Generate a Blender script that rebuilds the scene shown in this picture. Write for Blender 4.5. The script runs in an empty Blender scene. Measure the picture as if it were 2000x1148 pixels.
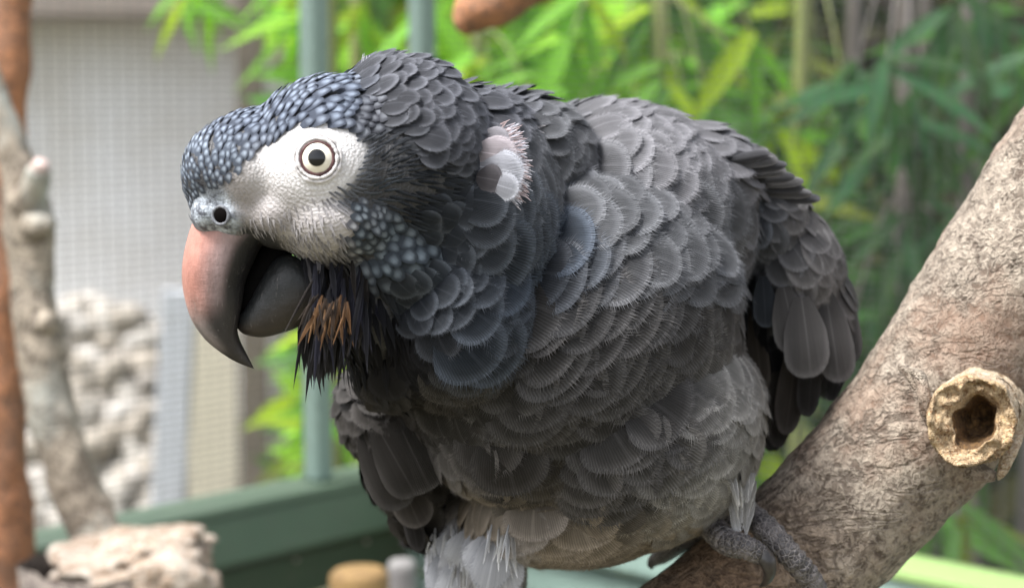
import bpy, bmesh, math, random
import numpy as np
from mathutils import Vector, Matrix, noise
from mathutils.bvhtree import BVHTree

random.seed(7); rng = np.random.default_rng(11)
scene = bpy.context.scene
R = math.radians

# ------------------------------------------------------------------ camera
PITCH = R(6.0); LENS = 70.0; FPX = 2000 * LENS / 36.0
CAM = Vector((0, 0, 1.30))
RIGHT = Vector((1, 0, 0)); FWD = Vector((0, math.cos(PITCH), -math.sin(PITCH))); UP = Vector((0, math.sin(PITCH), math.cos(PITCH)))
cd = bpy.data.cameras.new('camera'); cam = bpy.data.objects.new('camera', cd); scene.collection.objects.link(cam)
cam.location = CAM; cam.rotation_euler = (R(90) - PITCH, 0, 0)
cd.lens = LENS; cd.sensor_width = 36; cd.clip_start = 0.01; cd.clip_end = 200
cd.dof.use_dof = True; cd.dof.focus_distance = 0.478; cd.dof.aperture_fstop = 15.0
scene.camera = cam

# ------------------------------------------------------------------ light
world = bpy.data.worlds.new('World'); scene.world = world; world.use_nodes = True
wn = world.node_tree.nodes; wl = world.node_tree.links; wn.clear()
sky = wn.new('ShaderNodeTexSky'); sky.sky_type = 'NISHITA'; sky.sun_disc = False
sun_dir = Vector((-0.52, -0.22, 1.0)).normalized()          # towards the sun
sky.sun_elevation = math.asin(sun_dir.z); sky.sun_rotation = math.atan2(sun_dir.x, sun_dir.y)
sky.air_density = 1.0; sky.dust_density = 3.0; sky.ozone_density = 1.0
hs = wn.new('ShaderNodeHueSaturation'); hs.inputs['Saturation'].default_value = 0.30
bg = wn.new('ShaderNodeBackground'); bg.inputs['Strength'].default_value = 0.115
wo = wn.new('ShaderNodeOutputWorld')
wl.new(sky.outputs[0], hs.inputs['Color']); wl.new(hs.outputs[0], bg.inputs['Color']); wl.new(bg.outputs[0], wo.inputs['Surface'])
sl = bpy.data.lights.new('sun', 'SUN'); sl.energy = 2.9; sl.angle = R(18); sl.color = (1, .985, .96)
sun = bpy.data.objects.new('sun', sl); scene.collection.objects.link(sun)
sun.rotation_euler = sun_dir.to_track_quat('Z', 'Y').to_euler(); sun.location = (0, 0, 5)
vs = scene.view_settings; vs.view_transform = 'Standard'; vs.look = 'None'; vs.exposure = 1.6; vs.gamma = 1; vs.use_curve_mapping = False
scene.render.engine = 'CYCLES'
scene.cycles.use_denoising = True; scene.cycles.max_bounces = 6; scene.cycles.transparent_max_bounces = 6
scene.cycles.sample_clamp_indirect = 6

# ------------------------------------------------------------------ helpers
COL = scene.collection
def P(px, py, d):
    return CAM + FWD * d + RIGHT * ((px - 1000) / FPX * d) + UP * ((574 - py) / FPX * d)
def proj(p):
    v = p - CAM; d = v.dot(FWD)
    return 1000 + v.dot(RIGHT) / d * FPX, 574 - v.dot(UP) / d * FPX, d
def npproj(A):
    v = A - np.array(CAM); d = v @ np.array(FWD)
    return 1000 + (v @ np.array(RIGHT)) / d * FPX, 574 - (v @ np.array(UP)) / d * FPX, d
def S(px, d): return px / FPX * d                       # a length in pixels at depth d, in metres

def mesh_obj(name, verts, faces, mat=None, parent=None, smooth=True, uvs=None, attrs=None):
    me = bpy.data.meshes.new(name)
    me.from_pydata([tuple(v) for v in verts], [], [tuple(f) for f in faces]); me.update()
    if smooth: me.polygons.foreach_set('use_smooth', [True] * len(me.polygons))
    if mat: me.materials.append(mat)
    for k, a in (attrs or {}).items():
        at = me.color_attributes.new(k, 'FLOAT_COLOR', 'POINT')
        arr = np.ones((len(verts), 4), np.float32); a = np.asarray(a, np.float32); arr[:, :a.shape[1]] = a
        at.data.foreach_set('color', arr.ravel())
    o = bpy.data.objects.new(name, me); COL.objects.link(o)
    if parent: setparent(o, parent)
    return o
def setparent(o, p):
    o.parent = p
    if p.type == 'EMPTY': o.matrix_parent_inverse = Matrix.Translation(-p.location)
def thing(name, loc, label, cat, group=None):
    o = bpy.data.objects.new(name, None); COL.objects.link(o); o.location = loc; o.empty_display_size = .02
    tag(o, label, cat, group); return o
def tag(o, label=None, cat=None, group=None, kind=None):
    if label: o['label'] = label
    if cat: o['category'] = cat
    if group: o['group'] = group
    if kind: o['kind'] = kind
    return o
def box_geo(c, ax, ay, az):
    """box from a centre and three half-axis vectors"""
    v = [c + ax * i + ay * j + az * k for i in (-1, 1) for j in (-1, 1) for k in (-1, 1)]
    f = [(0, 1, 3, 2), (4, 6, 7, 5), (0, 4, 5, 1), (2, 3, 7, 6), (0, 2, 6, 4), (1, 5, 7, 3)]
    return v, f
def box(name, c, ax, ay, az, mat, parent=None, bevel=0.0):
    v, f = box_geo(Vector(c), Vector(ax), Vector(ay), Vector(az))
    o = mesh_obj(name, v, f, mat, parent, smooth=False)
    bm = bmesh.new(); bm.from_mesh(o.data)
    bmesh.ops.recalc_face_normals(bm, faces=bm.faces)
    if bevel: bmesh.ops.bevel(bm, geom=list(bm.edges), offset=bevel, segments=2, affect='EDGES', profile=.5)
    bm.to_mesh(o.data); bm.free(); return o
def catmull(pts, n):
    pts = np.asarray(pts, float); k = len(pts); out = []
    for t in np.linspace(0, k - 1, n):
        i = min(int(t), k - 2); f = t - i
        p0 = pts[max(i - 1, 0)]; p1 = pts[i]; p2 = pts[i + 1]; p3 = pts[min(i + 2, k - 1)]
        out.append(.5 * ((2 * p1) + (-p0 + p2) * f + (2 * p0 - 5 * p1 + 4 * p2 - p3) * f * f + (-p0 + 3 * p1 - 3 * p2 + p3) * f ** 3))
    return np.array(out)
def tube_geo(pts, radii, seg=16, n=None, rough=0.0, rscale=40.0, cap=True, lump=0.0, lscale=12.0, seed=0.0, endrough=0.0):
    """a bent limb: centre points and radii, noise for bark"""
    if n:
        a = catmull(np.column_stack([np.array([tuple(p) for p in pts]), radii]), n)
        pts = [Vector(r[:3]) for r in a]; radii = [max(r[3], 1e-5) for r in a]
    verts, faces = [], []
    t0 = (pts[1] - pts[0]).normalized(); ref = t0.orthogonal().normalized()
    off = Vector((seed * 3.1, seed * 1.7, seed))
    for i, p in enumerate(pts):
        t = (pts[min(i + 1, len(pts) - 1)] - pts[max(i - 1, 0)]).normalized()
        ref = (ref - t * ref.dot(t)).normalized(); b = t.cross(ref)
        for j in range(seg):
            a = 2 * math.pi * j / seg; dvec = ref * math.cos(a) + b * math.sin(a)
            q = p + dvec * radii[i]; r = radii[i]
            if rough: r *= 1 + rough * noise.fractal(q * rscale + off, .8, 2.2, 4)
            if lump: r *= 1 + lump * noise.noise(q * lscale + off)
            qq = p + dvec * r
            if endrough and i >= len(pts) - 2: qq += t * endrough * noise.noise(qq * rscale * 3 + off)
            verts.append(qq)
    m = len(pts)
    for i in range(m - 1):
        for j in range(seg):
            k = (j + 1) % seg
            faces.append((i * seg + j, i * seg + k, (i + 1) * seg + k, (i + 1) * seg + j))
    if cap:
        for i, rev in ((0, True), (m - 1, False)):
            ci = len(verts); verts.append(Vector(pts[i]))
            for j in range(seg):
                k = (j + 1) % seg; a, b2 = i * seg + j, i * seg + k
                faces.append((ci, b2, a) if rev else (ci, a, b2))
    return verts, faces
def tube(name, pts, radii, mat, parent=None, **kw):
    v, f = tube_geo(pts, radii, **kw); return mesh_obj(name, v, f, mat, parent)
def merge(geos):
    V, F = [], []
    for v, f in geos:
        o = len(V); V += list(v); F += [tuple(i + o for i in q) for q in f]
    return V, F

# ------------------------------------------------------------------ materials
class NT:
    def __init__(s, name):
        s.m = bpy.data.materials.new(name); s.m.use_nodes = True; s.t = s.m.node_tree; s.n = s.t.nodes; s.l = s.t.links
        s.b = s.n['Principled BSDF']; s.out = s.n['Material Output']
    def node(s, typ, **kw):
        nd = s.n.new(typ)
        for k, v in kw.items():
            if k in nd.inputs: s.set(nd.inputs[k], v)
            else: setattr(nd, k, v)
        return nd
    def set(s, inp, v):
        if isinstance(v, bpy.types.NodeSocket): s.l.new(v, inp)
        else: inp.default_value = v
    def math(s, op, a, b=0.0, c=None, clamp=False):
        nd = s.n.new('ShaderNodeMath'); nd.operation = op; nd.use_clamp = clamp
        s.set(nd.inputs[0], a); s.set(nd.inputs[1], b)
        if c is not None: s.set(nd.inputs[2], c)
        return nd.outputs[0]
    def mix(s, f, a, b, blend='MIX'):
        nd = s.n.new('ShaderNodeMix'); nd.data_type = 'RGBA'; nd.blend_type = blend
        s.set(nd.inputs[0], f); s.set(nd.inputs[6], a if isinstance(a, bpy.types.NodeSocket) else (*a[:3], 1)); s.set(nd.inputs[7], b if isinstance(b, bpy.types.NodeSocket) else (*b[:3], 1))
        return nd.outputs[2]
    def ramp(s, f, stops, interp='LINEAR'):
        nd = s.n.new('ShaderNodeValToRGB'); s.set(nd.inputs[0], f); cr = nd.color_ramp; cr.interpolation = interp
        while len(cr.elements) < len(stops): cr.elements.new(.5)
        for e, (p, c) in zip(cr.elements, stops):
            e.position = p; e.color = (c, c, c, 1) if isinstance(c, (int, float)) else (*c[:3], 1)
        return nd.outputs[0]
    def noise(s, vec, scale, detail=5, rough=.6, dist=0.0):
        nd = s.n.new('ShaderNodeTexNoise'); s.set(nd.inputs['Vector'], vec)
        nd.inputs['Scale'].default_value = scale; nd.inputs['Detail'].default_value = detail; nd.inputs['Roughness'].default_value = rough; nd.inputs['Distortion'].default_value = dist
        return nd.outputs[0]
    def coord(s, which='Object'):
        return s.node('ShaderNodeTexCoord').outputs[which]
    def mapping(s, vec, scale=(1, 1, 1), rot=(0, 0, 0)):
        nd = s.n.new('ShaderNodeMapping'); s.l.new(vec, nd.inputs[0]); nd.inputs['Scale'].default_value = scale; nd.inputs['Rotation'].default_value = rot
        return nd.outputs[0]
    def bump(s, h, strength=.5, dist=.001):
        nd = s.n.new('ShaderNodeBump'); s.set(nd.inputs['Height'], h); nd.inputs['Strength'].default_value = strength; nd.inputs['Distance'].default_value = dist
        s.l.new(nd.outputs[0], s.b.inputs['Normal']); return nd
    def base(s, c): s.set(s.b.inputs['Base Color'], c if isinstance(c, bpy.types.NodeSocket) else (*c[:3], 1))
    def p(s, **kw):
        for k, v in kw.items(): s.set(s.b.inputs[k.replace('_', ' ')], v)
        return s

def mat_bark(name, light, mid, dark, scale=1.0, bump=.6, stain=None, lichen=None):
    n = NT(name); co = n.coord()
    big = n.noise(co, 18 * scale, 5, .6); fine = n.noise(co, 260 * scale, 6, .7, .6)
    worm = n.noise(co, 430 * scale, 3, .6, .5)
    w = n.math('ABSOLUTE', n.math('SUBTRACT', worm, .5)); w = n.ramp(w, [(0.0, 1.0), (.035, .8), (.08, 0.0)])
    c = n.mix(n.ramp(big, [(.35, 0), (.65, 1)]), mid, light)
    c = n.mix(n.ramp(fine, [(.40, .95), (.60, 0)]), c, dark)
    mott = n.noise(co, 75 * scale, 5, .65, .3); c = n.mix(n.ramp(mott, [(.36, .55), (.56, 0)]), c, dark)
    c = n.mix(n.math('MULTIPLY', w, .55), c, light)
    if stain:
        st = n.noise(co, 26 * scale, 4, .6); c = n.mix(n.ramp(st, [(.5, 0), (.68, .75)]), c, stain)
    if lichen:
        st = n.noise(n.mapping(co, (1.3, 1, .9)), 33 * scale, 4, .6); c = n.mix(n.ramp(st, [(.5, 0), (.62, .85)]), c, lichen)
    ck = n.noise(n.mapping(co, (.28, 1, 1), (0, R(-53), 0)), 95 * scale, 4, .6, .5); ck = n.ramp(n.math('ABSOLUTE', n.math('SUBTRACT', ck, .5)), [(0, 1), (.012, .7), (.03, 0)])
    c = n.mix(n.math('MULTIPLY', ck, n.ramp(big, [(.45, 0), (.6, .8)])), c, dark)
    n.base(c); n.p(Roughness=.85)
    h = n.math('ADD', n.math('MULTIPLY', n.math('SUBTRACT', w, n.math('MULTIPLY', ck, 1.2)), .5), n.math('ADD', fine, n.math('MULTIPLY', big, .8)))
    n.bump(h, bump, .0012); return n.m

def mat_paint(name, c1, c2, rough=.5, dirt=(.05, .05, .04), scale=1.0):
    n = NT(name); co = n.coord(); a = n.noise(co, 30 * scale, 5, .6); b = n.noise(co, 120 * scale, 4, .7)
    c = n.mix(a, c1, c2); c = n.mix(n.ramp(b, [(.52, 0), (.75, .5)]), c, dirt); n.base(c); n.p(Roughness=rough)
    n.bump(b, .25, .001); return n.m

def mat_feather(name, objcol, scale_type=False):
    """colour from the object (or the 'tint' attribute), its alpha sets how pale the rim is"""
    n = NT(name)
    src = n.node('ShaderNodeObjectInfo') if objcol else n.node('ShaderNodeAttribute', attribute_name='tint')
    tint, rimk = src.outputs['Color'], src.outputs['Alpha']
    at = n.node('ShaderNodeAttribute', attribute_name='fea'); sep = n.node('ShaderNodeSeparateColor'); n.l.new(at.outputs['Color'], sep.inputs[0])
    rim, v, ang = sep.outputs[0], sep.outputs[1], sep.outputs[2]          # ang: direction of the barb, .5 = along the shaft
    aa = n.math('ABSOLUTE', n.math('SUBTRACT', ang, .5))
    wob = n.noise(n.coord(), 500 if not objcol else 2.5, 2, .5)
    s = n.math('ADD', aa, n.math('MULTIPLY', wob, .006))
    st = n.math('SINE', n.math('MULTIPLY', s, 2 * math.pi * (150 if not scale_type else 60)))
    gapn = n.noise(n.mapping(at.outputs['Color'], (.3, .3, 80)), 1.0, 2, .5)
    if not scale_type:
        pale = n.ramp(rim, [(0.30, 0), (.62, .18), (.80, .75), (.88, 1.0), (.96, .7), (1.0, .4)])
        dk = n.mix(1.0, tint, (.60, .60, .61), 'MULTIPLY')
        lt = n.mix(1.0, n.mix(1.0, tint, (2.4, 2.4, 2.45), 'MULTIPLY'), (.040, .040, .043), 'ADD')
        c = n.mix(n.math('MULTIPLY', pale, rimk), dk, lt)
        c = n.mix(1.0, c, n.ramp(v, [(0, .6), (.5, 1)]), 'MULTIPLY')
        stripe = n.math('MULTIPLY', n.math('MULTIPLY_ADD', st, n.math('MULTIPLY_ADD', rim, .24, .05), .95), n.math('MULTIPLY_ADD', gapn, .5, .75))
        shaft = n.ramp(aa, [(0, 1.0), (.003, .5), (.006, 0)])
        c = n.mix(n.math('MULTIPLY', shaft, .22), c, lt)
    else:
        ctr = n.ramp(rim, [(0.0, 1.0), (.42, .6), (.72, 0.0)])  # pale tip centre: a glossy highlight put into the colour
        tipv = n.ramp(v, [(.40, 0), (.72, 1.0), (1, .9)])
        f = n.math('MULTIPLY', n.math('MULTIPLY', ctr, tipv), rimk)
        dk = n.mix(1.0, tint, (.80, .80, .84), 'MULTIPLY')
        lt = n.mix(1.0, n.mix(1.0, tint, (4.6, 4.6, 4.5), 'MULTIPLY'), (.05, .055, .06), 'ADD')
        c = n.mix(f, dk, lt); stripe = n.math('MULTIPLY', n.math('MULTIPLY_ADD', st, .16, .95), n.math('MULTIPLY_ADD', gapn, .5, .75))
    cc = n.node('ShaderNodeCombineColor'); [n.set(cc.inputs[i], stripe) for i in range(3)]
    c = n.mix(1.0, c, cc.outputs[0], 'MULTIPLY')
    n.base(c); n.p(Roughness=.6, Specular_IOR_Level=.12)
    n.bump(st, .4, .0002); return n.m

M = {}
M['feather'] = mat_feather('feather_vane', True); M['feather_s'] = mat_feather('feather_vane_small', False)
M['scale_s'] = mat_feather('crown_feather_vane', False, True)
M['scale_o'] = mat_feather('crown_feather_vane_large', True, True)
EYE_PX = (620, 309)
def mat_body():
    n = NT('parrot_skin'); co = n.coord()
    tint = n.node('ShaderNodeAttribute', attribute_name='tint').outputs['Color']
    msk = n.node('ShaderNodeAttribute', attribute_name='mask').outputs['Color']; sp = n.node('ShaderNodeSeparateColor'); n.l.new(msk, sp.inputs[0])
    eye = n.node('ShaderNodeVectorMath', operation='DISTANCE'); n.l.new(co, eye.inputs[0]); eye.inputs[1].default_value = tuple(P(*EYE_PX, .452))
    wob = n.noise(co, 420, 3, .6)
    dist = n.math('ADD', eye.outputs['Value'], n.math('MULTIPLY', wob, .0022))
    ring = n.math('SINE', n.math('MULTIPLY', dist, 2 * math.pi / .00105))
    beads = n.node('ShaderNodeTexVoronoi'); n.l.new(co, beads.inputs['Vector']); beads.inputs['Scale'].default_value = 1500
    fine = n.noise(co, 700, 4, .6); spk = n.noise(co, 330, 4, .6)
    h = n.math('ADD', n.math('MULTIPLY', ring, .35), n.math('ADD', n.math('MULTIPLY', beads.outputs['Distance'], -1.1), n.math('MULTIPLY', fine, .6)))
    c = n.mix(n.math('MULTIPLY', n.ramp(spk, [(.42, 1), (.62, 0)]), sp.outputs[1]), tint, (.06, .065, .08))
    c = n.mix(n.math('MULTIPLY', n.ramp(beads.outputs['Distance'], [(.25, 0), (.7, .5)]), sp.outputs[0]), c, (.33, .30, .29))
    n.base(c); n.p(Roughness=.6, Subsurface_Weight=0.0)
    bp = n.bump(h, .34, .0004); return n.m
M['skin'] = mat_body()
def mat_beak(name):
    n = NT(name); tint = n.node('ShaderNodeAttribute', attribute_name='tint').outputs['Color']; co = n.coord()
    a = n.noise(n.mapping(co, (1, 1, .35)), 300, 5, .65); b = n.noise(co, 1500, 3, .6)
    c = n.mix(n.ramp(a, [(.35, .35), (.6, 0)]), tint, (.018, .017, .018)); c = n.mix(n.ramp(b, [(.70, 0), (.76, .35)]), c, (.45, .42, .4))
    n.base(c); n.p(Roughness=n.ramp(a, [(.3, .32), (.7, .55)]), Specular_IOR_Level=.33); scr = n.noise(n.mapping(co, (1, 1, .08), (0, .35, 0)), 900, 4, .7, .2); lay = n.noise(n.mapping(co, (.25, .25, 1), (0, -.5, 0)), 420, 4, .6)
    n.base(n.mix(n.ramp(scr, [(.60, 0), (.72, .28)]), c, (.30, .27, .25)))
    n.bump(n.math('ADD', n.math('ADD', a, n.math('MULTIPLY', b, .3)), n.math('ADD', n.math('MULTIPLY', scr, .7), n.math('MULTIPLY', lay, .8))), .38, .0006); return n.m
M['beak'] = mat_beak('beak_horn')
def mat_simple(name, c, rough=.5, var=None, scale=200, bump=.2, bd=.0006, **kw):
    n = NT(name); co = n.coord(); a = n.noise(co, scale, 4, .6)
    n.base(n.mix(n.ramp(a, [(.35, 0), (.65, 1)]), c, var or tuple(x * .7 for x in c))); n.p(Roughness=rough, **kw)
    if bump: n.bump(a, bump, bd)
    return n.m
M['iris'] = mat_simple('iris', (.80, .76, .66), .12, (.74, .68, .55), 900, 0, Coat_Weight=.8)
M['pupil'] = mat_simple('pupil', (.003, .003, .004), .05, (.002, .002, .003), 100, 0, Coat_Weight=.1)
M['lid'] = mat_simple('eyelid_rim', (.085, .026, .026), .5, (.05, .018, .02), 900, .2)
M['lidw'] = mat_simple('eyelid_skin', (.62, .59, .58), .55, (.50, .48, .49), 1300, .4)
M['black'] = mat_simple('nostril_shade', (.005, .004, .004), .9, None, 400, 0, Specular_IOR_Level=.02)
M['mouth_shade'] = mat_simple('mouth_shade', (.004, .0035, .0035), .8, None, 500, 0, Specular_IOR_Level=.05)  # near black for the shade in the beak gap
def mat_toe():
    n = NT('toe_scales'); co = n.coord(); v = n.node('ShaderNodeTexVoronoi', feature='DISTANCE_TO_EDGE'); n.l.new(co, v.inputs['Vector']); v.inputs['Scale'].default_value = 760
    a = n.noise(co, 260, 4, .6); e = n.ramp(v.outputs['Distance'], [(.02, 0), (.16, 1)])
    c = n.mix(e, (.17, .155, .15), (.040, .036, .038)); c = n.mix(n.ramp(a, [(.48, 0), (.66, .7)]), c, (.20, .18, .175)); n.base(c); n.p(Roughness=.5)
    n.bump(e, .7, .0006); return n.m
M['toe'] = mat_toe(); M['claw'] = mat_simple('claw_horn', (.018, .016, .016), .35, (.05, .044, .04), 300, .15)
def scuff(m, c0, rad, col):
    nt = m.node_tree; b = nt.nodes['Principled BSDF']; src = b.inputs['Base Color'].links[0].from_socket
    tc = nt.nodes.new('ShaderNodeTexCoord'); dn = nt.nodes.new('ShaderNodeVectorMath'); dn.operation = 'DISTANCE'; nt.links.new(tc.outputs['Object'], dn.inputs[0]); dn.inputs[1].default_value = c0
    nz = nt.nodes.new('ShaderNodeTexNoise'); nz.inputs['Scale'].default_value = 90; nz.inputs['Detail'].default_value = 5; nt.links.new(tc.outputs['Object'], nz.inputs['Vector'])
    ad = nt.nodes.new('ShaderNodeMath'); ad.operation = 'MULTIPLY_ADD'; nt.links.new(nz.outputs[0], ad.inputs[0]); ad.inputs[1].default_value = .05; nt.links.new(dn.outputs['Value'], ad.inputs[2])
    mr = nt.nodes.new('ShaderNodeMapRange'); nt.links.new(ad.outputs[0], mr.inputs[0]); mr.inputs[1].default_value = rad + .045; mr.inputs[2].default_value = rad; mr.inputs[3].default_value = 0; mr.inputs[4].default_value = .75
    mx = nt.nodes.new('ShaderNodeMix'); mx.data_type = 'RGBA'; mx.blend_type = 'MULTIPLY'; nt.links.new(mr.outputs[0], mx.inputs[0]); nt.links.new(src, mx.inputs[6]); mx.inputs[7].default_value = (*col, 1); nt.links.new(mx.outputs[2], b.inputs['Base Color'])
M['perch'] = mat_bark('perch_bark', (.45, .385, .31), (.25, .205, .16), (.070, .050, .036), 1.0, .85, stain=(.20, .115, .075))
scuff(M['perch'], tuple(P(1330, 1180, .53)), .035, (.62, .40, .27))
M['stub'] = mat_bark('cut_wood', (.72, .56, .36), (.52, .35, .17), (.16, .08, .03), 1.6, .9)
M['stub_pale'] = mat_bark('pale_split_wood', (.74, .64, .50), (.60, .46, .30), (.25, .15, .08), 1.5, .9)
M['stub_core'] = mat_bark('rotten_core', (.30, .16, .05), (.16, .08, .025), (.05, .025, .01), 1.6, .9)
M['bark_or'] = mat_bark('peeling_orange_bark', (.50, .22, .10), (.36, .15, .07), (.10, .06, .04), .6, .5, stain=(.16, .10, .07))
M['bark_gr'] = mat_bark('lichen_grey_bark', (.50, .43, .34), (.22, .175, .13), (.05, .038, .028), .5, .5, stain=(.09, .065, .045), lichen=(.40, .41, .37))
M['log'] = mat_bark('stump_bark', (.38, .33, .28), (.25, .2, .17), (.07, .05, .05), .5, .6)
M['logtop'] = mat_bark('stump_cut_face', (.46, .42, .37), (.36, .22, .11), (.15, .09, .05), .35, .5)
M['green'] = mat_paint('green_painted_wood', (.085, .135, .09), (.125, .175, .12), .55, (.10, .10, .085))
M['green_lit'] = mat_paint('lit_green_rail_top', (.20, .31, .10), (.26, .38, .14), .6, (.14, .2, .08))  # for the rail top: the light falling on it put into a paler green
M['green_tl'] = mat_paint('teal_painted_wood', (.18, .26, .23), (.24, .33, .29), .5, (.10, .13, .11))
M['green_dk'] = mat_paint('dark_green_boards', (.030, .050, .028), (.05, .07, .035), .6, (.07, .06, .045))
M['wire'] = mat_simple('galvanised_wire', (.12, .12, .12), .6, (.08, .08, .08), 300, 0, Metallic=.5)

# ------------------------------------------------------------------ ground
def mat_ground():
    n = NT('bark_chip_ground'); co = n.coord(); a = n.noise(co, 3, 6, .6); b = n.noise(co, 60, 5, .7)
    c = n.mix(a, (.22, .17, .12), (.13, .15, .07)); c = n.mix(n.ramp(b, [(.4, .6), (.65, 0)]), c, (.03, .022, .015)); n.base(c); n.p(Roughness=.95); n.bump(b, .6, .02); return n.m
gv = [(-60, -60, 0), (60, -60, 0), (60, 60, 0), (-60, 60, 0)]
tag(mesh_obj('ground', gv, [(0, 1, 2, 3)], mat_ground(), smooth=False), kind='structure')

# ------------------------------------------------------------------ aviary: two netted walls meeting at a corner behind the bird
cA = P(220, 985, 1.2); cB = P(700, 890, 1.357); cC = P(800, 870, 1.392); cD = P(1792, 1064, 1.0945)
ZR = 1.30 - .262                                            # height of the top of the bottom rail
corner = Vector((cC.x, cC.y, 0))
dirL = (Vector((cA.x, cA.y, 0)) - Vector((cB.x, cB.y, 0))).normalized(); dirR = (Vector((cD.x, cD.y, 0)) - corner).normalized()
def wall_panel(d, length, label, rail_mat, face_mat, board_mat, posts, board_top, outward, first_post=True):
    root = thing('mesh_fence', corner + d * (length / 2), label, 'fence')
    up = Vector((0, 0, 1)); nrm = outward
    mid = corner + d * (length / 2)
    rh = .034
    box('rail', mid + up * (ZR - .003 - .0), d * (length / 2), nrm * .019, up * .003, rail_mat, root, .0012)
    box('rail', mid + up * (ZR - .006 - rh / 2), d * (length / 2), nrm * .016, up * (rh / 2), face_mat, root, .004)
    z = ZR - .006 - rh - .004
    k = 0
    while z > .02:
        h = .030 + .003 * random.random() if k < 6 else .12
        if z - h < 0: h = z
        box('plank', mid + up * (z - h / 2) - nrm * random.uniform(-.0015, .0015), d * (length / 2), nrm * .006, up * (h / 2 - .0015), board_mat, root, .001)
        z -= h + .002; k += 1
    for s in posts:
        box('post', corner + d * s + up * (ZR + .50) - nrm * 0, d * .0075, nrm * .0075, up * (.50), M['green_tl'], root, .003)
    V, F = [], []
    wr = .00024
    zz = ZR + .002
    o = nrm * .012
    while zz < ZR + .62:
        v, f = box_geo(mid + o + up * zz, d * (length / 2), nrm * wr, up * wr); b = len(V); V += v; F += [tuple(i + b for i in q) for q in f]; zz += .0046
    s = .004
    while s < length:
        v, f = box_geo(corner + d * s + o + nrm * 2 * wr + up * (ZR + .31), d * .00010, nrm * wr, up * .31); b = len(V); V += v; F += [tuple(i + b for i in q) for q in f]; s += .0098
    w = mesh_obj('wire_netting', V, F, M['wire'], root, smooth=False); tag(w, kind='stuff')
    return root
outL = Vector((-dirL.y, dirL.x, 0)); outL = outL if outL.y > 0 else -outL
outR = Vector((-dirR.y, dirR.x, 0)); outR = outR if outR.y > 0 else -outR
fenceL = wall_panel(dirL, .95, 'wire netting panel over dark green boards, in front of the pale house wall', M['green'], M['green'], M['green_dk'], (.088, .80), 0, outL)
fenceR = wall_panel(dirR, .95, 'wire netting panel over teal boards, in front of the bamboo', M['green_lit'], M['green_tl'], M['green_tl'], (.015, .80), 0, outR)  # lit tone on the rail top, teal on its shaded front

# ------------------------------------------------------------------ outside the left panel: house wall, boards, rubble
def mat_wall():
    n = NT('pale_grey_render'); co = n.coord(); a = n.noise(co, 3.5, 4, .6); b = n.noise(co, 40, 5, .65)
    c = n.mix(n.ramp(a, [(.4, 0), (.65, 1)]), (.82, .83, .85), (.70, .69, .67)); c = n.mix(n.ramp(b, [(.5, 0), (.75, .3)]), c, (.58, .56, .54)); n.base(c); n.p(Roughness=.9); n.bump(b, .3, .004); return n.m
DW = 4.0
def at(px, py, d=DW): return P(px, py, d)
wl_c = at(100, 300); 
hw = thing('house_wall', Vector((wl_c.x - 1.0, wl_c.y + .15, 0)), 'pale grey rendered house wall seen through the left netting', 'wall')
box('wall_face', Vector((-1.45, at(0, 300).y + .2, 1.0)), (1.02, 0, 0), (0, .1, 0), (0, 0, 1.0), mat_wall(), hw, .01)
zt = at(0, 38, DW - .1).z
box('lintel', Vector((-1.45, at(0, 38).y + .03, zt + .2)), (1.03, 0, 0), (0, .16, 0), (0, 0, .2), mat_simple('weathered_beam', (.27, .235, .20), .9, (.2, .17, .15), 8, .3, .01), hw, .01)
def board(px0, px1, d, top, bot_px, mat, label, lean=0, cat='board'):
    a = P(px0, bot_px, d); b = P(px1, bot_px, d); z1 = P(px0, top, d).z
    c = Vector(((a.x + b.x) / 2, a.y, z1 / 2)); hx = (b.x - a.x) / 2
    o = box('leaning_board', (0, 0, 0), (hx, 0, 0), (0, .012, 0), (0, 0, z1 / 2), mat, None, .003)
    o.location = c; o.rotation_euler = (0, lean, 0); tag(o, label, cat); return o
board(372, 468, 3.35, 560, 930, mat_paint('cream_board', (.62, .58, .47), (.56, .52, .42), .7, (.4, .36, .3), .3), 'cream board standing beside the dark brown post', 0)
board(528, 590, 3.3, 330, 930, mat_paint('light_grey_board', (.50, .48, .46), (.42, .41, .39), .7, (.3, .28, .25), .3), 'light grey board standing right of the dark brown post', 0)
o = board(474, 526, 3.25, -60, 930, mat_bark('brown_post', (.20, .17, .13), (.14, .12, .09), (.06, .05, .04), .3, .5), 'weathered brown post between the cream and grey boards', 0, 'post'); o.name = 'wooden_post'
o = board(285, 350, 3.25, 560, 960, mat_paint('bluish_grey_plank', (.46, .48, .52), (.40, .42, .46), .7, (.3, .3, .3), .3), 'bluish grey plank leaning in front of the rubble', R(4))
# rubble heap
V, F = [], []; ico = bmesh.new(); bmesh.ops.create_icosphere(ico, subdivisions=2, radius=1); iv = [v.co.copy() for v in ico.verts]; ifc = [tuple(v.index for v in f.verts) for f in ico.faces]; ico.free()
tints = []
for i in range(900):
    px = random.uniform(40, 330); topy = 600 + abs(px - 170) * .25
    py = topy + (1100 - topy) * random.random(); d = 3.55 - .15 * (py - 600) / 500 + random.uniform(-.05, .05)
    c = P(px, py, d); r = random.uniform(.012, .036); rot = Matrix.Rotation(random.uniform(0, 6), 3, Vector((random.random(), random.random(), 1)).normalized())
    g = random.choice([(.38, .36, .33), (.33, .295, .25), (.42, .40, .375), (.30, .27, .23), (.36, .335, .31)])
    b = len(V)
    for q in iv:
        w = q * (1 + .35 * noise.noise(q * 1.7 + Vector((i, 0, 0)))); V.append(c + rot @ Vector((w.x * r * 1.3, w.y * r, w.z * r * .8))); tints.append(g)
    F += [tuple(k + b for k in f) for f in ifc]
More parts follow.
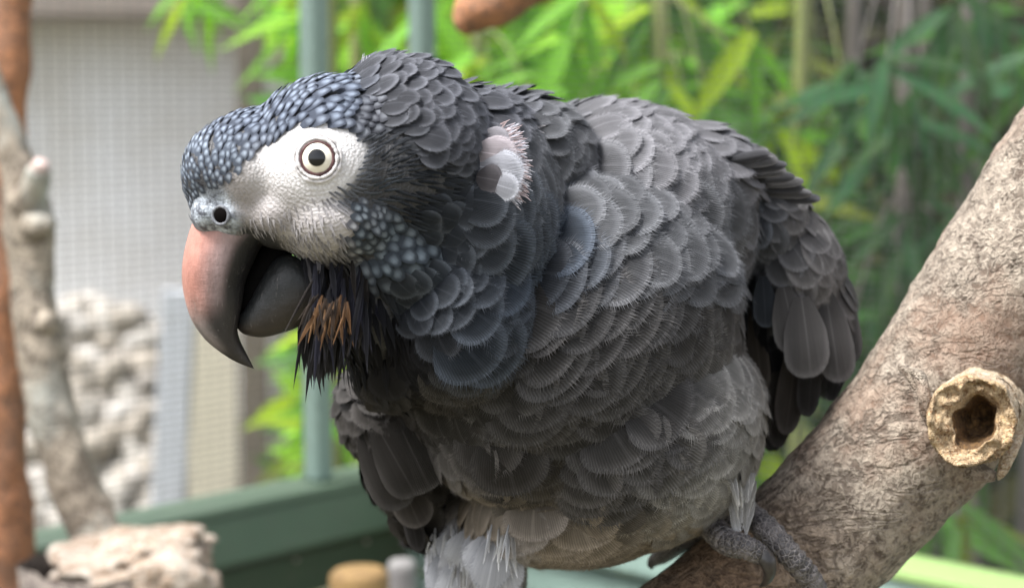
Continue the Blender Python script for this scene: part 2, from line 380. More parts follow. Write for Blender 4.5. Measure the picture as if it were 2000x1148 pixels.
n = NT('rubble_stone'); n.base(n.mix(n.ramp(n.noise(n.coord(), 40, 5, .6), [(.35, .5), (.6, 0)]), n.node('ShaderNodeAttribute', attribute_name='tint').outputs['Color'], (.22, .19, .15))); n.p(Roughness=.9)
o = mesh_obj('rubble', V, F, n.m, attrs={'tint': tints}); tag(o, 'heap of pale stone rubble against the grey house wall', 'rubble', kind='stuff')
bk = P(170, 900, 3.62); v, f = tube_geo([Vector((bk.x, bk.y + .22, 0)), Vector((bk.x, bk.y + .20, .55)), Vector((bk.x, bk.y + .2, P(170, 640, 3.7).z))], [.42, .30, .1], 24, 20, .15, 6)
mesh_obj('rubble_core', v, f, n.m, attrs={'tint': [(.46, .43, .38)] * len(v)}); tag(bpy.data.objects['rubble_core'], 'bank of earth and stone beneath the loose rubble', 'bank', kind='stuff')

# ------------------------------------------------------------------ bamboo and hedge outside the right panel
def leaf_geo(fold=.18, droop=.35, wmax=.085):
    V, F = [], []; N = 7
    for i in range(N + 1):
        t = i / N; w = wmax * (math.sin(math.pi * min(1, t * .9 + .1)) ** .7) * (1 - t ** 3) + .002
        z = -droop * t * t * .5; y = t * (1 - droop * .1 * t)
        V += [Vector((-w, y, z + fold * w)), Vector((0, y, z)), Vector((w, y, z + fold * w))]
    for i in range(N):
        a = 3 * i; F += [(a, a + 1, a + 4, a + 3), (a + 1, a + 2, a + 5, a + 4)]
    return V, F
def mat_leaf(name, objcol):
    n = NT(name)
    c = n.node('ShaderNodeObjectInfo').outputs['Color'] if objcol else n.node('ShaderNodeAttribute', attribute_name='tint').outputs['Color']
    a = n.noise(n.coord(), 6 if objcol else 25, 3, .6); c = n.mix(n.ramp(a, [(.3, .35), (.7, 0)]), c, (.12, .17, .03))
    n.base(c); n.p(Roughness=.6, Specular_IOR_Level=.2)
    tr = n.node('ShaderNodeBsdfTranslucent'); n.l.new(n.mix(1.0, c, (1.25, 1.3, .7), 'MULTIPLY'), tr.inputs['Color'])
    mx = n.node('ShaderNodeMixShader'); mx.inputs[0].default_value = .42; n.l.new(n.b.outputs[0], mx.inputs[1]); n.l.new(tr.outputs[0], mx.inputs[2]); n.l.new(mx.outputs[0], n.out.inputs[0]); return n.m
M['leaf'] = mat_leaf('bamboo_leaf', True); M['leaf_s'] = mat_leaf('hedge_leaf', False)
M['culm'] = mat_paint('bamboo_culm', (.16, .20, .06), (.24, .25, .09), .4, (.12, .1, .05))
M['culm_g'] = mat_paint('old_bamboo_culm', (.10, .085, .075), (.15, .13, .12), .5, (.10, .08, .06))
leaf_meshes = []
for k in range(5):
    v, f = leaf_geo(random.uniform(.1, .5), random.uniform(.1, .7), random.uniform(.07, .095))
    me = bpy.data.meshes.new('leaf'); me.from_pydata([tuple(q) for q in v], [], f); me.polygons.foreach_set('use_smooth', [True] * len(f)); me.materials.append(M['leaf']); leaf_meshes.append(me)
def leaf_matrix(p, t, n, L):
    t = t.normalized(); n = (n - t * n.dot(t)); n = n.normalized() if n.length > 1e-4 else t.orthogonal().normalized(); x = t.cross(n)
    m = Matrix((x, t, n)).transposed().to_4x4(); m = m @ Matrix.Diagonal((L, L, L, 1)); m.translation = p; return m
def bamboo(px, d, cols, region, nclu, L, label, culm_mat, tilt=0.0, colvar=.25):
    """region: (x0, y0, x1, y1) in pixels at depth d: where the twigs carry their leaf fans"""
    b = P(px, 600, d); root = thing('bamboo_plant', Vector((b.x, b.y, 0)), label, 'bamboo', 'bamboo plants outside the netting')
    topz = 1.9
    pts = [Vector((b.x + tilt * z, b.y, z)) for z in np.linspace(0, topz, 9)]
    tube('culm', pts, [.006] * 8 + [.003], culm_mat, root, seg=10, n=30, lump=.1, lscale=20)
    G = []
    for c in range(nclu):
        q = P(random.uniform(region[0], region[2]), random.uniform(region[1], region[3]), d + random.uniform(-.10, .14))
        s = Vector((b.x + tilt * (q.z + .06), b.y, q.z + random.uniform(.02, .12)))
        G.append(tube_geo([s, (s + q) / 2 + Vector((0, 0, .02)), q], [.0014, .0011, .0007], 5, 7, cap=False))
        nl = random.randint(3, 6); base_ang = random.uniform(-.6, .6)
        for k in range(nl):
            a = base_ang + (k - (nl - 1) / 2) * random.uniform(.45, .75)
            t = Vector((math.sin(a), random.uniform(-.5, .35), -math.cos(a) * .75 - .15))
            nn = Vector((random.uniform(-.5, .5), -.7, random.uniform(.2, .9)))
            o = bpy.data.objects.new('leaf', random.choice(leaf_meshes)); COL.objects.link(o); setparent(o, root)
            Ls = L * random.uniform(.65, 1.2)
            o.matrix_basis = leaf_matrix(q + Vector((0, 0, random.uniform(-.012, .012))), t, nn, Ls)
            col = np.array(random.choice(cols)) * random.uniform(1 - colvar, 1 + colvar); o.color = (*col, 1)
    v, f = merge(G); mesh_obj('twig', v, f, culm_mat, root)
    return root
lime = [(.24, .50, .03), (.18, .45, .035), (.36, .52, .02), (.13, .34, .03)]
mid = [(.07, .20, .04), (.09, .24, .05), (.05, .14, .03), (.18, .22, .04)]
teal = [(.022, .10, .045), (.028, .115, .055), (.014, .06, .025), (.025, .10, .025)]
bamboo(930, 1.62, lime, (800, -40, 1130, 250), 19, .088, 'lime green bamboo rising behind the nape of the parrot', M['culm'])
bamboo(1180, 1.52, lime, (1040, -40, 1330, 260), 20, .092, 'bright green bamboo rising behind the back of the parrot', M['culm'], .02)
bamboo(1390, 1.48, lime[1:] + mid[:2], (1260, -40, 1520, 280), 17, .090, 'mixed light and mid green bamboo above the wing of the parrot', M['culm'], -.03)
bamboo(1560, 1.46, mid, (1460, 0, 1660, 420), 13, .082, 'mid green bamboo just past the shoulder of the parrot', M['culm'])
bamboo(1760, 1.38, teal, (1650, -60, 1830, 640), 17, .088, 'bluish green bamboo with long drooping leaves behind the perch', M['culm_g'])
bamboo(1930, 1.40, teal + mid[:1], (1820, -60, 2080, 520), 11, .085, 'dark green bamboo with bare grey stems beside the branch top', M['culm_g'], .03)
bamboo(1660, 1.50, teal, (1560, 380, 1760, 800), 8, .09, 'sparse bamboo with hanging leaves behind the folded wing', M['culm_g'])
bamboo(700, 1.75, lime, (520, -40, 820, 160), 10, .070, 'yellow green bamboo behind the corner post of the aviary', M['culm'])
bamboo(1880, 1.36, mid, (1760, 880, 2050, 1040), 5, .08, 'low green bamboo shoot behind the green rail with the lit top', M['culm_g'])
bamboo(606, 1.9, lime, (340, -30, 530, 90), 3, .06, 'thin lime bamboo shoot in front of the house lintel', M['culm'])
bamboo(650, 1.62, lime, (610, 640, 690, 860), 6, .06, 'low lime bamboo beneath the beard of the parrot', M['culm'])
# a bare cane or two with yellowed sheath
for (px, d, r, mm, lab) in ((1818, 1.72, .006, 'culm_g', 'bare grey cane behind the drooping bluish bamboo'), (1905, 1.8, .007, 'culm_g', 'bare grey cane near the top of the branch'), (1590, 1.8, .006, 'culm', 'bare greenish cane behind the shoulder of the parrot')):
    b = P(px, 300, d); o = tube('bamboo_cane', [Vector((b.x + .01 * math.sin(z * 3), b.y, z)) for z in np.linspace(0, 2, 8)], [r] * 8, M[mm], None, seg=10, n=40, lump=.2, lscale=30); tag(o, lab, 'cane', 'bare bamboo canes')
# hedge behind (nobody could count its leaves)
def hedge(name, x0, x1, y0, y1, d0, d1, N, cols, L, label):
    V, F, T = [], [], []; lv, lf = leaf_geo(.2, .4, .16)
    for i in range(N):
        p = P(random.uniform(x0, x1), random.uniform(y0, y1), random.uniform(d0, d1))
        m = leaf_matrix(p, Vector((random.uniform(-1, 1), random.uniform(-.6, .6), random.uniform(-1, .3))), Vector((random.uniform(-.6, .6), -.7, random.uniform(-.1, 1))), L * random.uniform(.6, 1.3))
        b = len(V); V += [m @ q for q in lv]; F += [tuple(k + b for k in f) for f in lf]; c = np.array(random.choice(cols)) * random.uniform(.6, 1.3); T += [tuple(c)] * len(lv)
    o = mesh_obj(name, V, F, M['leaf_s'], attrs={'tint': T}); tag(o, label, 'hedge', kind='stuff')
hedge('hedge', 610, 1480, -420, 1000, 2.05, 2.7, 5200, lime + mid, .085, 'dense green hedge filling the gaps behind the bamboo')
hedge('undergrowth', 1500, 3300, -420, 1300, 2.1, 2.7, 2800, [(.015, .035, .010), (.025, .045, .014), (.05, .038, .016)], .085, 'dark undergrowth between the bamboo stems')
# dark board fence that closes the garden
fr = thing('board_fence', Vector((.7, 2.95, 0)), 'dark brown board fence closing the garden behind the bamboo', 'fence')
fm = mat_bark('dark_fence_wood', (.055, .042, .028), (.038, .028, .019), (.015, .011, .008), .2, .5)
for i in range(20):
    x = -.20 + i * .125; o = box('board', (x, 3.0 + random.uniform(-.008, .008), .95), (.0605, 0, 0), (0, .01, 0), (0, 0, .95 + random.uniform(-.01, .01)), fm, fr, .002)

# ------------------------------------------------------------------ branches, stump, poles inside the aviary
D1 = 1.0
def pts(l, d): return [P(x, y, d if len(q) == 0 else q[0]) for x, y, *q in l]
tr = [(25, -160, 38), (28, 0, 36), (22, 120, 38), (20, 250, 34), (12, 420, 36), (6, 650, 40), (8, 850, 48), (14, 1000, 50), (22, 1250, 54)]
o = tube('branch_upright', pts([t[:2] for t in tr], 1.06), [S(t[2], 1.06) for t in tr], M['bark_or'], None, seg=32, n=90, rough=.12, rscale=60, lump=.25, lscale=30); tag(o, 'orange brown peeling upright branch beside the lichen grey branch', 'branch')
g = thing('forked_branch', P(195, 1090, D1), 'lichen spotted grey branch rising from the pale topped stump', 'branch')
gb = [(-60, 60, 26), (0, 220, 30), (35, 330, 36), (52, 420, 46), (62, 520, 42), (72, 640, 44), (92, 760, 46), (120, 870, 48), (158, 970, 50), (205, 1085, 52)]
tube('limb', pts([t[:2] for t in gb], D1), [S(t[2], D1) for t in gb], M['bark_gr'], g, seg=32, n=100, rough=.13, rscale=60, lump=.12, lscale=45, seed=2)
tube('knot', [P(52, 400, D1 - .005), P(68, 365, D1 - .012), P(78, 330, D1 - .018)], [S(40, D1), S(27, D1), S(22, D1)], M['bark_gr'], g, seg=20, n=14, rough=.15, rscale=80, endrough=.002)
tube('cut_end', [P(77, 334, D1 - .017), P(80, 318, D1 - .020)], [S(19, D1), S(15, D1)], mat_simple('pink_cut_wood', (.55, .42, .38), .8, (.42, .33, .3), 300), g, seg=16, n=5, rough=.1, rscale=100)
tube('knot', [P(62, 440, D1 - .008), P(88, 438, D1 - .012), P(102, 430, D1 - .014)], [S(34, D1), S(24, D1), S(14, D1)], M['bark_gr'], g, seg=16, n=10, rough=.2, rscale=80)
tube('knot', [P(80, 630, D1 - .005), P(104, 625, D1 - .010)], [S(34, D1), S(18, D1)], M['bark_gr'], g, seg=16, n=8, rough=.2, rscale=80)
# stump
sc_ = P(235, 1090, .97); st = thing('tree_stump', Vector((sc_.x, sc_.y, 0)), 'rough stump with a broken pale orange and white top', 'stump')
ztop = P(235, 1062, .97).z
V, F = tube_geo([Vector((sc_.x, sc_.y, z)) for z in np.linspace(0, ztop - .008, 60)], list(np.linspace(.054, .045, 60)), 48, None, .10, 50, lump=.12, lscale=30, cap=False); mesh_obj('trunk', V, F, M['log'], st)
def lump_top(name, c, rx, ry, rz, mat, parent, amp=.3, fr=60, sub=5, seed=0):
    bm = bmesh.new(); bmesh.ops.create_icosphere(bm, subdivisions=sub, radius=1)
    for v in bm.verts:
        k = 1 + amp * noise.fractal(v.co * fr * .03 + Vector((seed, seed, 0)), .9, 2, 4); v.co = Vector((v.co.x * rx * k, v.co.y * ry * k, v.co.z * rz * k)) + c
    me = bpy.data.meshes.new(name); bm.to_mesh(me); bm.free(); me.polygons.foreach_set('use_smooth', [True] * len(me.polygons)); me.materials.append(mat)
    o = bpy.data.objects.new(name, me); COL.objects.link(o); setparent(o, parent); return o
lump_top('broken_top', Vector((sc_.x + .010, sc_.y, ztop - .008)), .038, .043, .016, M['logtop'], st, .32, 55)
lump_top('broken_top', Vector((sc_.x + .026, sc_.y - .026, ztop - .013)), .024, .018, .018, M['logtop'], st, .32, 55, 4, 3)
# two sawn poles
for px, py, d, r, mm, lab in ((703, 1108, 1.12, .0165, mat_simple('ochre_pole', (.30, .19, .07), .8, (.2, .12, .05), 90), 'sawn ochre pole end below the wing of the parrot'), (785, 1092, 1.16, .0085, mat_simple('grey_pole', (.26, .25, .24), .8, (.18, .17, .17), 90), 'thin grey pole end beside the sawn ochre pole')):
    q = P(px, py, d); o = tube('wooden_pole', [Vector((q.x, q.y, z)) for z in list(np.linspace(0, q.z - .006, 40)) + [q.z - .003, q.z - .001, q.z]], [r] * 40 + [r * .97, r * .85, r * .6], mm, None, seg=20, rough=.08, rscale=50); tag(o, lab, 'pole')
# broken branch hanging into the top of the view
hb = [(1180, -220, 70), (1060, -80, 70), (980, -22, 64), (935, 16, 52), (912, 46, 32), (902, 64, 14)]
o = tube('broken_branch', pts([h[:2] for h in hb], .90), [S(h[2], .90) for h in hb], M['bark_or'], None, seg=28, n=60, rough=.12, rscale=70, lump=.2, lscale=50, seed=5); tag(o, 'reddish brown broken branch tip hanging above the head of the parrot', 'branch')
# pale specks added on the boards to give blurred bright discs
hv = [(q * 1) for q in iv]
hm = mat_simple('added_speck', (.42, .38, .36), .6, (.5, .4, .36), 60, 0)
speck = bpy.data.meshes.new('added_speck'); speck.from_pydata([(q.x * .0022, q.y * .0013, q.z * .0011) for q in iv], [], ifc); speck.materials.append(hm); speck.polygons.foreach_set('use_smooth', [True] * len(ifc))
for k, (s, z) in enumerate(((.05, -.047), (.115, -.048), (.19, -.046), (.215, -.048), (.24, -.047), (.265, -.047), (.285, -.046), (.33, -.048), (.20, -.078), (.13, -.082))):
    o = bpy.data.objects.new('added_speck', speck); COL.objects.link(o); o.location = corner + dirL * s - outL * .0068 + Vector((0, 0, ZR + z)); o.rotation_euler = (random.random() * 3, random.random(), random.random() * 3)
    tag(o, 'tiny pale speck added on the dark green boards as a bright dot', 'added speck', 'added specks on the boards')

# ------------------------------------------------------------------ the perch
DP = .550
pp = [(900, 1640, 175), (1180, 1420, 170), (1400, 1240, 166), (1500, 1140, 158), (1590, 1060, 152), (1700, 945, 150), (1790, 840, 158), (1870, 720, 160), (1945, 590, 155), (2040, 440, 158), (2160, 270, 165), (2400, -20, 175)]
perch = thing('perch_branch', P(1500, 1140, DP), 'thick pale brown bark branch with a hollow sawn stub that the parrot grips', 'branch')
ppts = pts([q[:2] for q in pp], DP); prad = [S(q[2], DP) for q in pp]
V, F = tube_geo(ppts, prad, 96, 320, .035, 90, lump=.05, lscale=28, seed=3)
mesh_obj('limb', V, F, M['perch'], perch)
# stub: a short cut side branch facing the viewer
sc0 = P(1920, 800, DP - .012); sc1 = P(1893, 822, DP - .0425); ax = (sc1 - sc0).normalized()
V, F = [], []; seg = 72; ref = ax.orthogonal().normalized()
ref = (UP - ax * UP.dot(ax)).normalized(); bb = ax.cross(ref)
Rr = S(82, DP - .04)
prof = [(-.012, 1.18, 0), (.004, 1.12, 0), (.012, 1.04, 0), (.020, 1.02, 0), (.027, 1.02, 0), (.0305, 1.0, 0), (.0320, .93, 1), (.0318, .82, 1), (.0305, .70, 1), (.0285, .58, 1), (.0255, .50, 2), (.021, .42, 2), (.016, .34, 2), (.012, .2, 2), (.011, .02, 2)]
rows = catmull([(a, b, c) for a, b, c in prof], 70)
for i, (h, r, m) in enumerate(rows):
    for j in range(seg):
        a = 2 * math.pi * j / seg; dv = ref * math.cos(a) * 1.06 + bb * math.sin(a)
        off = bb * (-.10 * Rr * max(0, min(1, (m))))
        q = sc0 + ax * h + dv * Rr * r + off - ref * (.12 * Rr * max(0, min(1, m)))
        k = noise.fractal(q * 160 + Vector((3, 3, 3)), .8, 2.1, 4)
        q += dv * Rr * (.09 if m < 1 else .05) * k + dv * Rr * r * (.30 * noise.noise(Vector((math.cos(a) * 1.6, math.sin(a) * 1.6, 4.2))) if m > .9 else .06 * noise.noise(Vector((math.cos(a) * 2, math.sin(a) * 2, 1.2)))) + ax * (.0045 * noise.fractal(q * 130, .8, 2, 3) if m > .2 else 0)
        q += ax * (.0035 * math.cos(a - 2.4) if m > .3 or h > .02 else 0)
        V.append(q)
groups = {0: [], 1: [], 2: []}
for i in range(len(rows) - 1):
    mm = rows[i][2]; g_ = 0 if i < 22 else (1 if i < 46 else 2)
    for j in range(seg):
        k = (j + 1) % seg; groups[g_].append((i * seg + j, i * seg + k, (i + 1) * seg + k, (i + 1) * seg + j))
def sub(verts, faces):
    idx = sorted({i for f in faces for i in f}); mp = {i: k for k, i in enumerate(idx)}; return [verts[i] for i in idx], [tuple(mp[i] for i in f) for f in faces]
for g_, nm, mt in ((0, 'stub', M['stub_pale']), (1, 'cut_rim', M['stub']), (2, 'hollow', M['stub_core'])):
    v, f = sub(V, groups[g_]); mesh_obj(nm, v, f, mt, perch)
tube('splinter', [P(1985, 845, DP - .032), P(1972, 885, DP - .036), P(1958, 918, DP - .036), P(1950, 935, DP - .034)], [S(14, DP), S(13, DP), S(10, DP), S(3, DP)], M['stub_pale'], perch, seg=12, n=20, rough=.2, rscale=150)
tube('splinter', [P(1890, 915, DP - .030), P(1920, 925, DP - .032), P(1945, 930, DP - .033)], [S(22, DP), S(18, DP), S(8, DP)], M['perch'], perch, seg=12, n=20, rough=.25, rscale=150)
# bark collar wrinkles left of the stub
for k, l in enumerate(([(1775, 720), (1795, 735), (1806, 770), (1812, 810), (1835, 860)], [(1757, 715), (1772, 725), (1790, 760)])):
    tube('bark_fold', [P(x, y, DP - .037 + .002 * k + .004 * abs(i - 2) * .3) for i, (x, y) in enumerate(l)], [S(6, DP)] + [S(13 - 3 * k, DP)] * (len(l) - 2) + [S(5, DP)], M['perch'], perch, seg=12, n=30, rough=.3, rscale=150)

# ------------------------------------------------------------------ THE PARROT
parrot = thing('parrot', P(1450, 1075, .545), 'grey parrot with bare white face and pale eye leaning forward on the branch', 'parrot')
def ell(bm, px, py, d, rx, ry, rd, ang=0, yaw=0):
    c = P(px, py, d); a = R(ang)
    ux = RIGHT * math.cos(a) - UP * math.sin(a); uy = RIGHT * math.sin(a) + UP * math.cos(a)      # ang > 0 turns clockwise in the picture
    uf = FWD
    if yaw: ux, uf = ux * math.cos(R(yaw)) + uf * math.sin(R(yaw)), uf * math.cos(R(yaw)) - ux * math.sin(R(yaw))
    m = Matrix((ux * S(rx, d), uy * S(ry, d), uf * rd)).transposed().to_4x4(); m.translation = c
    bmesh.ops.create_icosphere(bm, subdivisions=4, radius=1, matrix=m)
def blob(name, ells, voxel, smooth):
    bm = bmesh.new()
    for e in ells: ell(bm, *e)
    me = bpy.data.meshes.new('tmp'); bm.to_mesh(me); bm.free()
    o = bpy.data.objects.new('tmp', me); COL.objects.link(o)
    md = o.modifiers.new('r', 'REMESH'); md.mode = 'VOXEL'; md.voxel_size = voxel
    sm = o.modifiers.new('s', 'SMOOTH'); sm.factor = .5; sm.iterations = smooth
    dg = bpy.context.evaluated_depsgraph_get(); m2 = bpy.data.meshes.new_from_object(o.evaluated_get(dg)); m2.name = name
    bpy.data.objects.remove(o); bpy.data.meshes.remove(me)
    m2.polygons.foreach_set('use_smooth', [True] * len(m2.polygons))
    ob = bpy.data.objects.new(name, m2); COL.objects.link(ob); return ob
HD = .472
body = blob('body', [
    (1195, 430, .560, 248, 212, .050, 8), (1085, 640, .532, 340, 310, .052), (1300, 560, .556, 112, 220, .040, -12), (1345, 352, .565, 135, 92, .034, 26),
    (1222, 820, .538, 254, 240, .050), (1150, 960, .545, 240, 125, .042, -10), (1030, 830, .528, 190, 150, .036),
    (930, 1090, .555, 85, 150, .017, 0),                                   # thigh
    (910, 420, .502, 160, 235, .036, 0), (880, 600, .502, 165, 180, .036), (1000, 330, .53, 150, 130, .036),
    (770, 325, .482, 180, 200, .028), (645, 325, HD, 170, 172, .0235), (500, 335, HD, 135, 118, .0185, -12), (430, 335, HD, 72, 92, .015, 10),
    (668, 432, HD + .002, 130, 92, .024), (560, 420, HD, 90, 70, .018), (770, 500, .486, 130, 110, .026),
    (418, 418, HD - .001, 44, 50, .0125), (470, 420, HD, 60, 58, .0155),
    (735, 590, .484, 85, 120, .018), (760, 690, .498, 80, 90, .02),
], .0011, 9)
setparent(body, parrot)
wingR = blob('wing', [(1425, 372, .566, 100, 88, .024, 20), (1480, 430, .566, 88, 110, .022, -25), (1535, 510, .568, 88, 130, .022, -22), (1580, 600, .570, 74, 110, .018, -12), (1600, 660, .571, 52, 80, .012), (1500, 600, .572, 60, 150, .012, -8)], .0012, 9)
wingL = blob('wing', [(755, 800, .540, 82, 100, .020, -15), (790, 890, .545, 72, 95, .016, -25), (805, 960, .548, 36, 70, .009, -20)], .0012, 9)
setparent(wingR, parrot); setparent(wingL, parrot)

# --- body colouring: bare face, cere, dark down elsewhere
def in_poly(x, y, poly):
    x = np.asarray(x); y = np.asarray(y); ins = np.zeros(x.shape, bool); n_ = len(poly)
    for i in range(n_):
        x1, y1 = poly[i]; x2, y2 = poly[(i + 1) % n_]
        c = ((y1 > y) != (y2 > y)) & (x < (x2 - x1) * (y - y1) / ((y2 - y1) + 1e-9) + x1); ins ^= c
    return ins
FACE = [(436, 368), (470, 328), (529, 278), (580, 246), (635, 238), (690, 258), (716, 292), (708, 326), (680, 362), (655, 402), (640, 425), (610, 440), (570, 450), (535, 452), (512, 448), (480, 440), (455, 412)]
FACE_BARE = [(436, 368), (470, 328), (529, 278), (580, 246), (635, 238), (690, 258), (716, 292), (708, 326), (680, 358), (640, 378), (590, 398), (545, 408), (505, 412), (480, 430), (455, 412)]
CERE = [(372, 410), (385, 385), (420, 372), (440, 372), (458, 400), (470, 440), (450, 475), (410, 460), (375, 440)]
BEAKZ = [(340, 425), (400, 440), (440, 470), (520, 455), (575, 500), (560, 700), (340, 760)]
def vcoords(ob):
    a = np.empty(len(ob.data.vertices) * 3, np.float32); ob.data.vertices.foreach_get('co', a); return a.reshape(-1, 3).astype(float)
co = vcoords(body); X, Y, Dp = npproj(co)
face_in = in_poly(X, Y, FACE); cere_in = in_poly(X, Y, CERE)
tint = np.tile(np.array([.030, .030, .033]), (len(co), 1)); mask = np.zeros((len(co), 3))
fx = np.hypot((X - 635) / 110, (Y - 300) / 75); fw = np.clip((1.75 - fx) / .9, 0, 1)[:, None]
facec = np.array([.66, .65, .655]) * fw + np.array([.25, .23, .225]) * (1 - fw)
tint[face_in] = facec[face_in]; mask[face_in, 0] = 1
lower = in_poly(X, Y, [(535, 440), (660, 400), (700, 440), (640, 520), (560, 490)]) & ~face_in; tint[lower] = (.40, .375, .37)
tint[cere_in] = (.46, .51, .57); mask[cere_in, 1] = 1
wt = (X < 1010) & (Y > 1040); tint[wt] = (.5, .5, .5)
# soften borders along the mesh edges
ed = np.empty(len(body.data.edges) * 2, np.int32); body.data.edges.foreach_get('vertices', ed); ed = ed.reshape(-1, 2)
deg = np.bincount(ed.ravel(), minlength=len(co))[:, None]
for _ in range(4):
    for arr in (tint, mask):
        acc = np.zeros_like(arr); np.add.at(acc, ed[:, 0], arr[ed[:, 1]]); np.add.at(acc, ed[:, 1], arr[ed[:, 0]]); arr[:] = .5 * arr + .5 * acc / np.maximum(deg, 1)
for nm, arr in (('tint', tint), ('mask', mask)):
    at_ = body.data.color_attributes.new(nm, 'FLOAT_COLOR', 'POINT'); full = np.ones((len(co), 4), np.float32); full[:, :3] = arr; at_.data.foreach_set('color', full.ravel())
body.data.materials.append(M['skin'])
for w in (wingR, wingL):
    w.data.materials.append(mat_simple('wing_down', (.03, .03, .032), .9)) if w is wingR else w.data.materials.append(wingR.data.materials[0])

def bvh_of(ob):
    c = [v.co.copy() for v in ob.data.vertices]; return BVHTree.FromPolygons(c, [tuple(p.vertices) for p in ob.data.polygons])
BV = {'body': bvh_of(body), 'wr': bvh_of(wingR), 'wl': bvh_of(wingL)}
def cast(px, py, which=('body',)):
    dr = (P(px, py, 1) - CAM).normalized(); best = None
    for k in which:
        h = BV[k].ray_cast(CAM, dr)
        if h[0] is not None and (best is None or h[3] < best[3]): best = h
    return best

# --- feather meshes: unit length along +y, half width .5 at scale 1
def feather_geo(kind, seed):
    rs = random.Random(seed); V, F, A = [], [], []
    if kind == 'body':
        vrow = [0, .14, .28, .42, .55, .66, .76, .85, .915, .955]; cols = [-1, -.86, -.6, -.3, 0, .3, .6, .86, 1]; cen, end = .52, .44
        def hw(v): return .5 * (.22 + .78 * math.sin(min(1, v / cen) * math.pi / 2)) if v < cen else .5 * math.sqrt(max(0, 1 - ((v - cen) / end) ** 2.2))
    elif kind == 'long':
        vrow = [0, .1, .25, .42, .6, .74, .85, .92, .965, .99]; cols = [-1, -.86, -.6, -.3, 0, .3, .6, .86, 1]; cen, end = .72, .28
        def hw(v): return .5 * (.35 + .65 * math.sin(min(1, v / .6) * math.pi / 2)) if v < cen else .5 * math.sqrt(max(0, 1 - ((v - cen) / end) ** 2))
    elif kind == 'scale':
        vrow = [0, .3, .55, .75, .9, .97]; cols = [-1, -.5, 0, .5, 1]; cen, end = .5, .5
        def hw(v): return .5 * (.5 + .5 * math.sin(min(1, v / cen) * math.pi / 2)) if v < cen else .5 * math.sqrt(max(0, 1 - ((v - cen) / end) ** 2))
    else:  # hair: narrow, pointed
        vrow = [0, .3, .6, .85, 1]; cols = [-1, 0, 1]; cen, end = .4, .6
        def hw(v): return .5 * (.4 + .6 * v / cen) if v < cen else .5 * max(.03, 1 - ((v - cen) / end)) 
    def fan(x, v): return .5 + math.atan2(x, v + .85) / math.pi
    asym = rs.uniform(-.06, .06); cup = {'body': .24, 'long': .22, 'scale': .08, 'hair': .2}[kind]
    arch = {'body': .07, 'long': .03, 'scale': .045, 'hair': .06}[kind] * rs.uniform(.7, 1.3)
    def zf(x, v): return -cup * x * x + arch * math.sin(math.pi * min(1, v)) - .05 * max(0, v - .6) ** 2 * 4 + wav * math.sin(x * 7 + ph) * .012
    wav = rs.uniform(-1, 1); ph = rs.uniform(0, 6)
    nc = len(cols)
    for v in vrow:
        w = hw(v)
        for c in cols:
            x = c * w + asym * v * v
            r = math.sqrt((c * w / .5) ** 2 + (max(0, v - cen) / end) ** 2) if v > cen else abs(c) * (.6 + .4 * v / cen)
            V.append((x, v, zf(x, v))); A.append((min(1, r * .90), v, fan(x, v)))
    for i in range(len(vrow) - 1):
        for j in range(nc - 1):
            a = i * nc + j; F.append((a, a + 1, a + nc + 1, a + nc))
    if kind in ('body', 'long'):   # free barb tips round the rim
        K = 64 if kind == 'body' else 34
        lean = rs.uniform(-.1, .1)
        for k in range(K):
            ph_ = -math.pi * .62 + math.pi * 1.24 * (k + rs.uniform(.25, .75)) / K      # 0 = tip
            sx, cy = math.sin(ph_), math.cos(ph_)
            def rimpt(rr, ps):
                s_, c_ = math.sin(ps), math.cos(ps)
                v = cen + end * (c_ if c_ > 0 else c_ * .9) * rr
                return (.5 * s_ * rr + asym * v * v, v)
            wdt = rs.uniform(.013, .024); ln = rs.uniform(.06, .13) * (1.0 if kind == 'body' else .3)
            if rs.random() < .07: ln *= 1.5
            p0 = rimpt(.88, ph_ - wdt); p1 = rimpt(.88, ph_ + wdt)
            dirx, diry = sx * .42 + lean, max(.25, cy) + .25; L_ = math.hypot(dirx, diry); e0 = rimpt(1.0, ph_)
            e = (e0[0] + dirx / L_ * ln + rs.uniform(-.014, .014), e0[1] + diry / L_ * ln * .8)
            b = len(V)
            V += [(p0[0], p0[1], zf(*p0) + .005), (p1[0], p1[1], zf(*p1) + .005), (e[0], e[1], zf(e0[0], min(1, e0[1])) + rs.uniform(-.008, .022))]
            fa = fan(*e0); A += [(.86, p0[1], fa), (.86, p1[1], fa), (1.0, 1.0, fa)]
            F.append((b, b + 1, b + 2))
    if kind == 'hair':             # split tip
        pass
    return np.array(V), F, np.array(A)
FG = {k: [feather_geo(k, 100 * i + s) for s in range(n_)] for i, (k, n_) in enumerate((('body', 8), ('long', 5), ('scale', 4), ('hair', 4)))}
FM = {}
for k in ('body', 'long', 'scale'):
    for i, (v, f, a) in enumerate(FG[k]):
        me = bpy.data.meshes.new('feather'); me.from_pydata([tuple(q) for q in v], [], f); me.polygons.foreach_set('use_smooth', [True] * len(f))
        at_ = me.color_attributes.new('fea', 'FLOAT_COLOR', 'POINT'); full = np.ones((len(v), 4), np.float32); full[:, :3] = a; at_.data.foreach_set('color', full.ravel())
        me.materials.append(M['scale_o'] if k == 'scale' else M['feather']); FM[(k, i)] = me

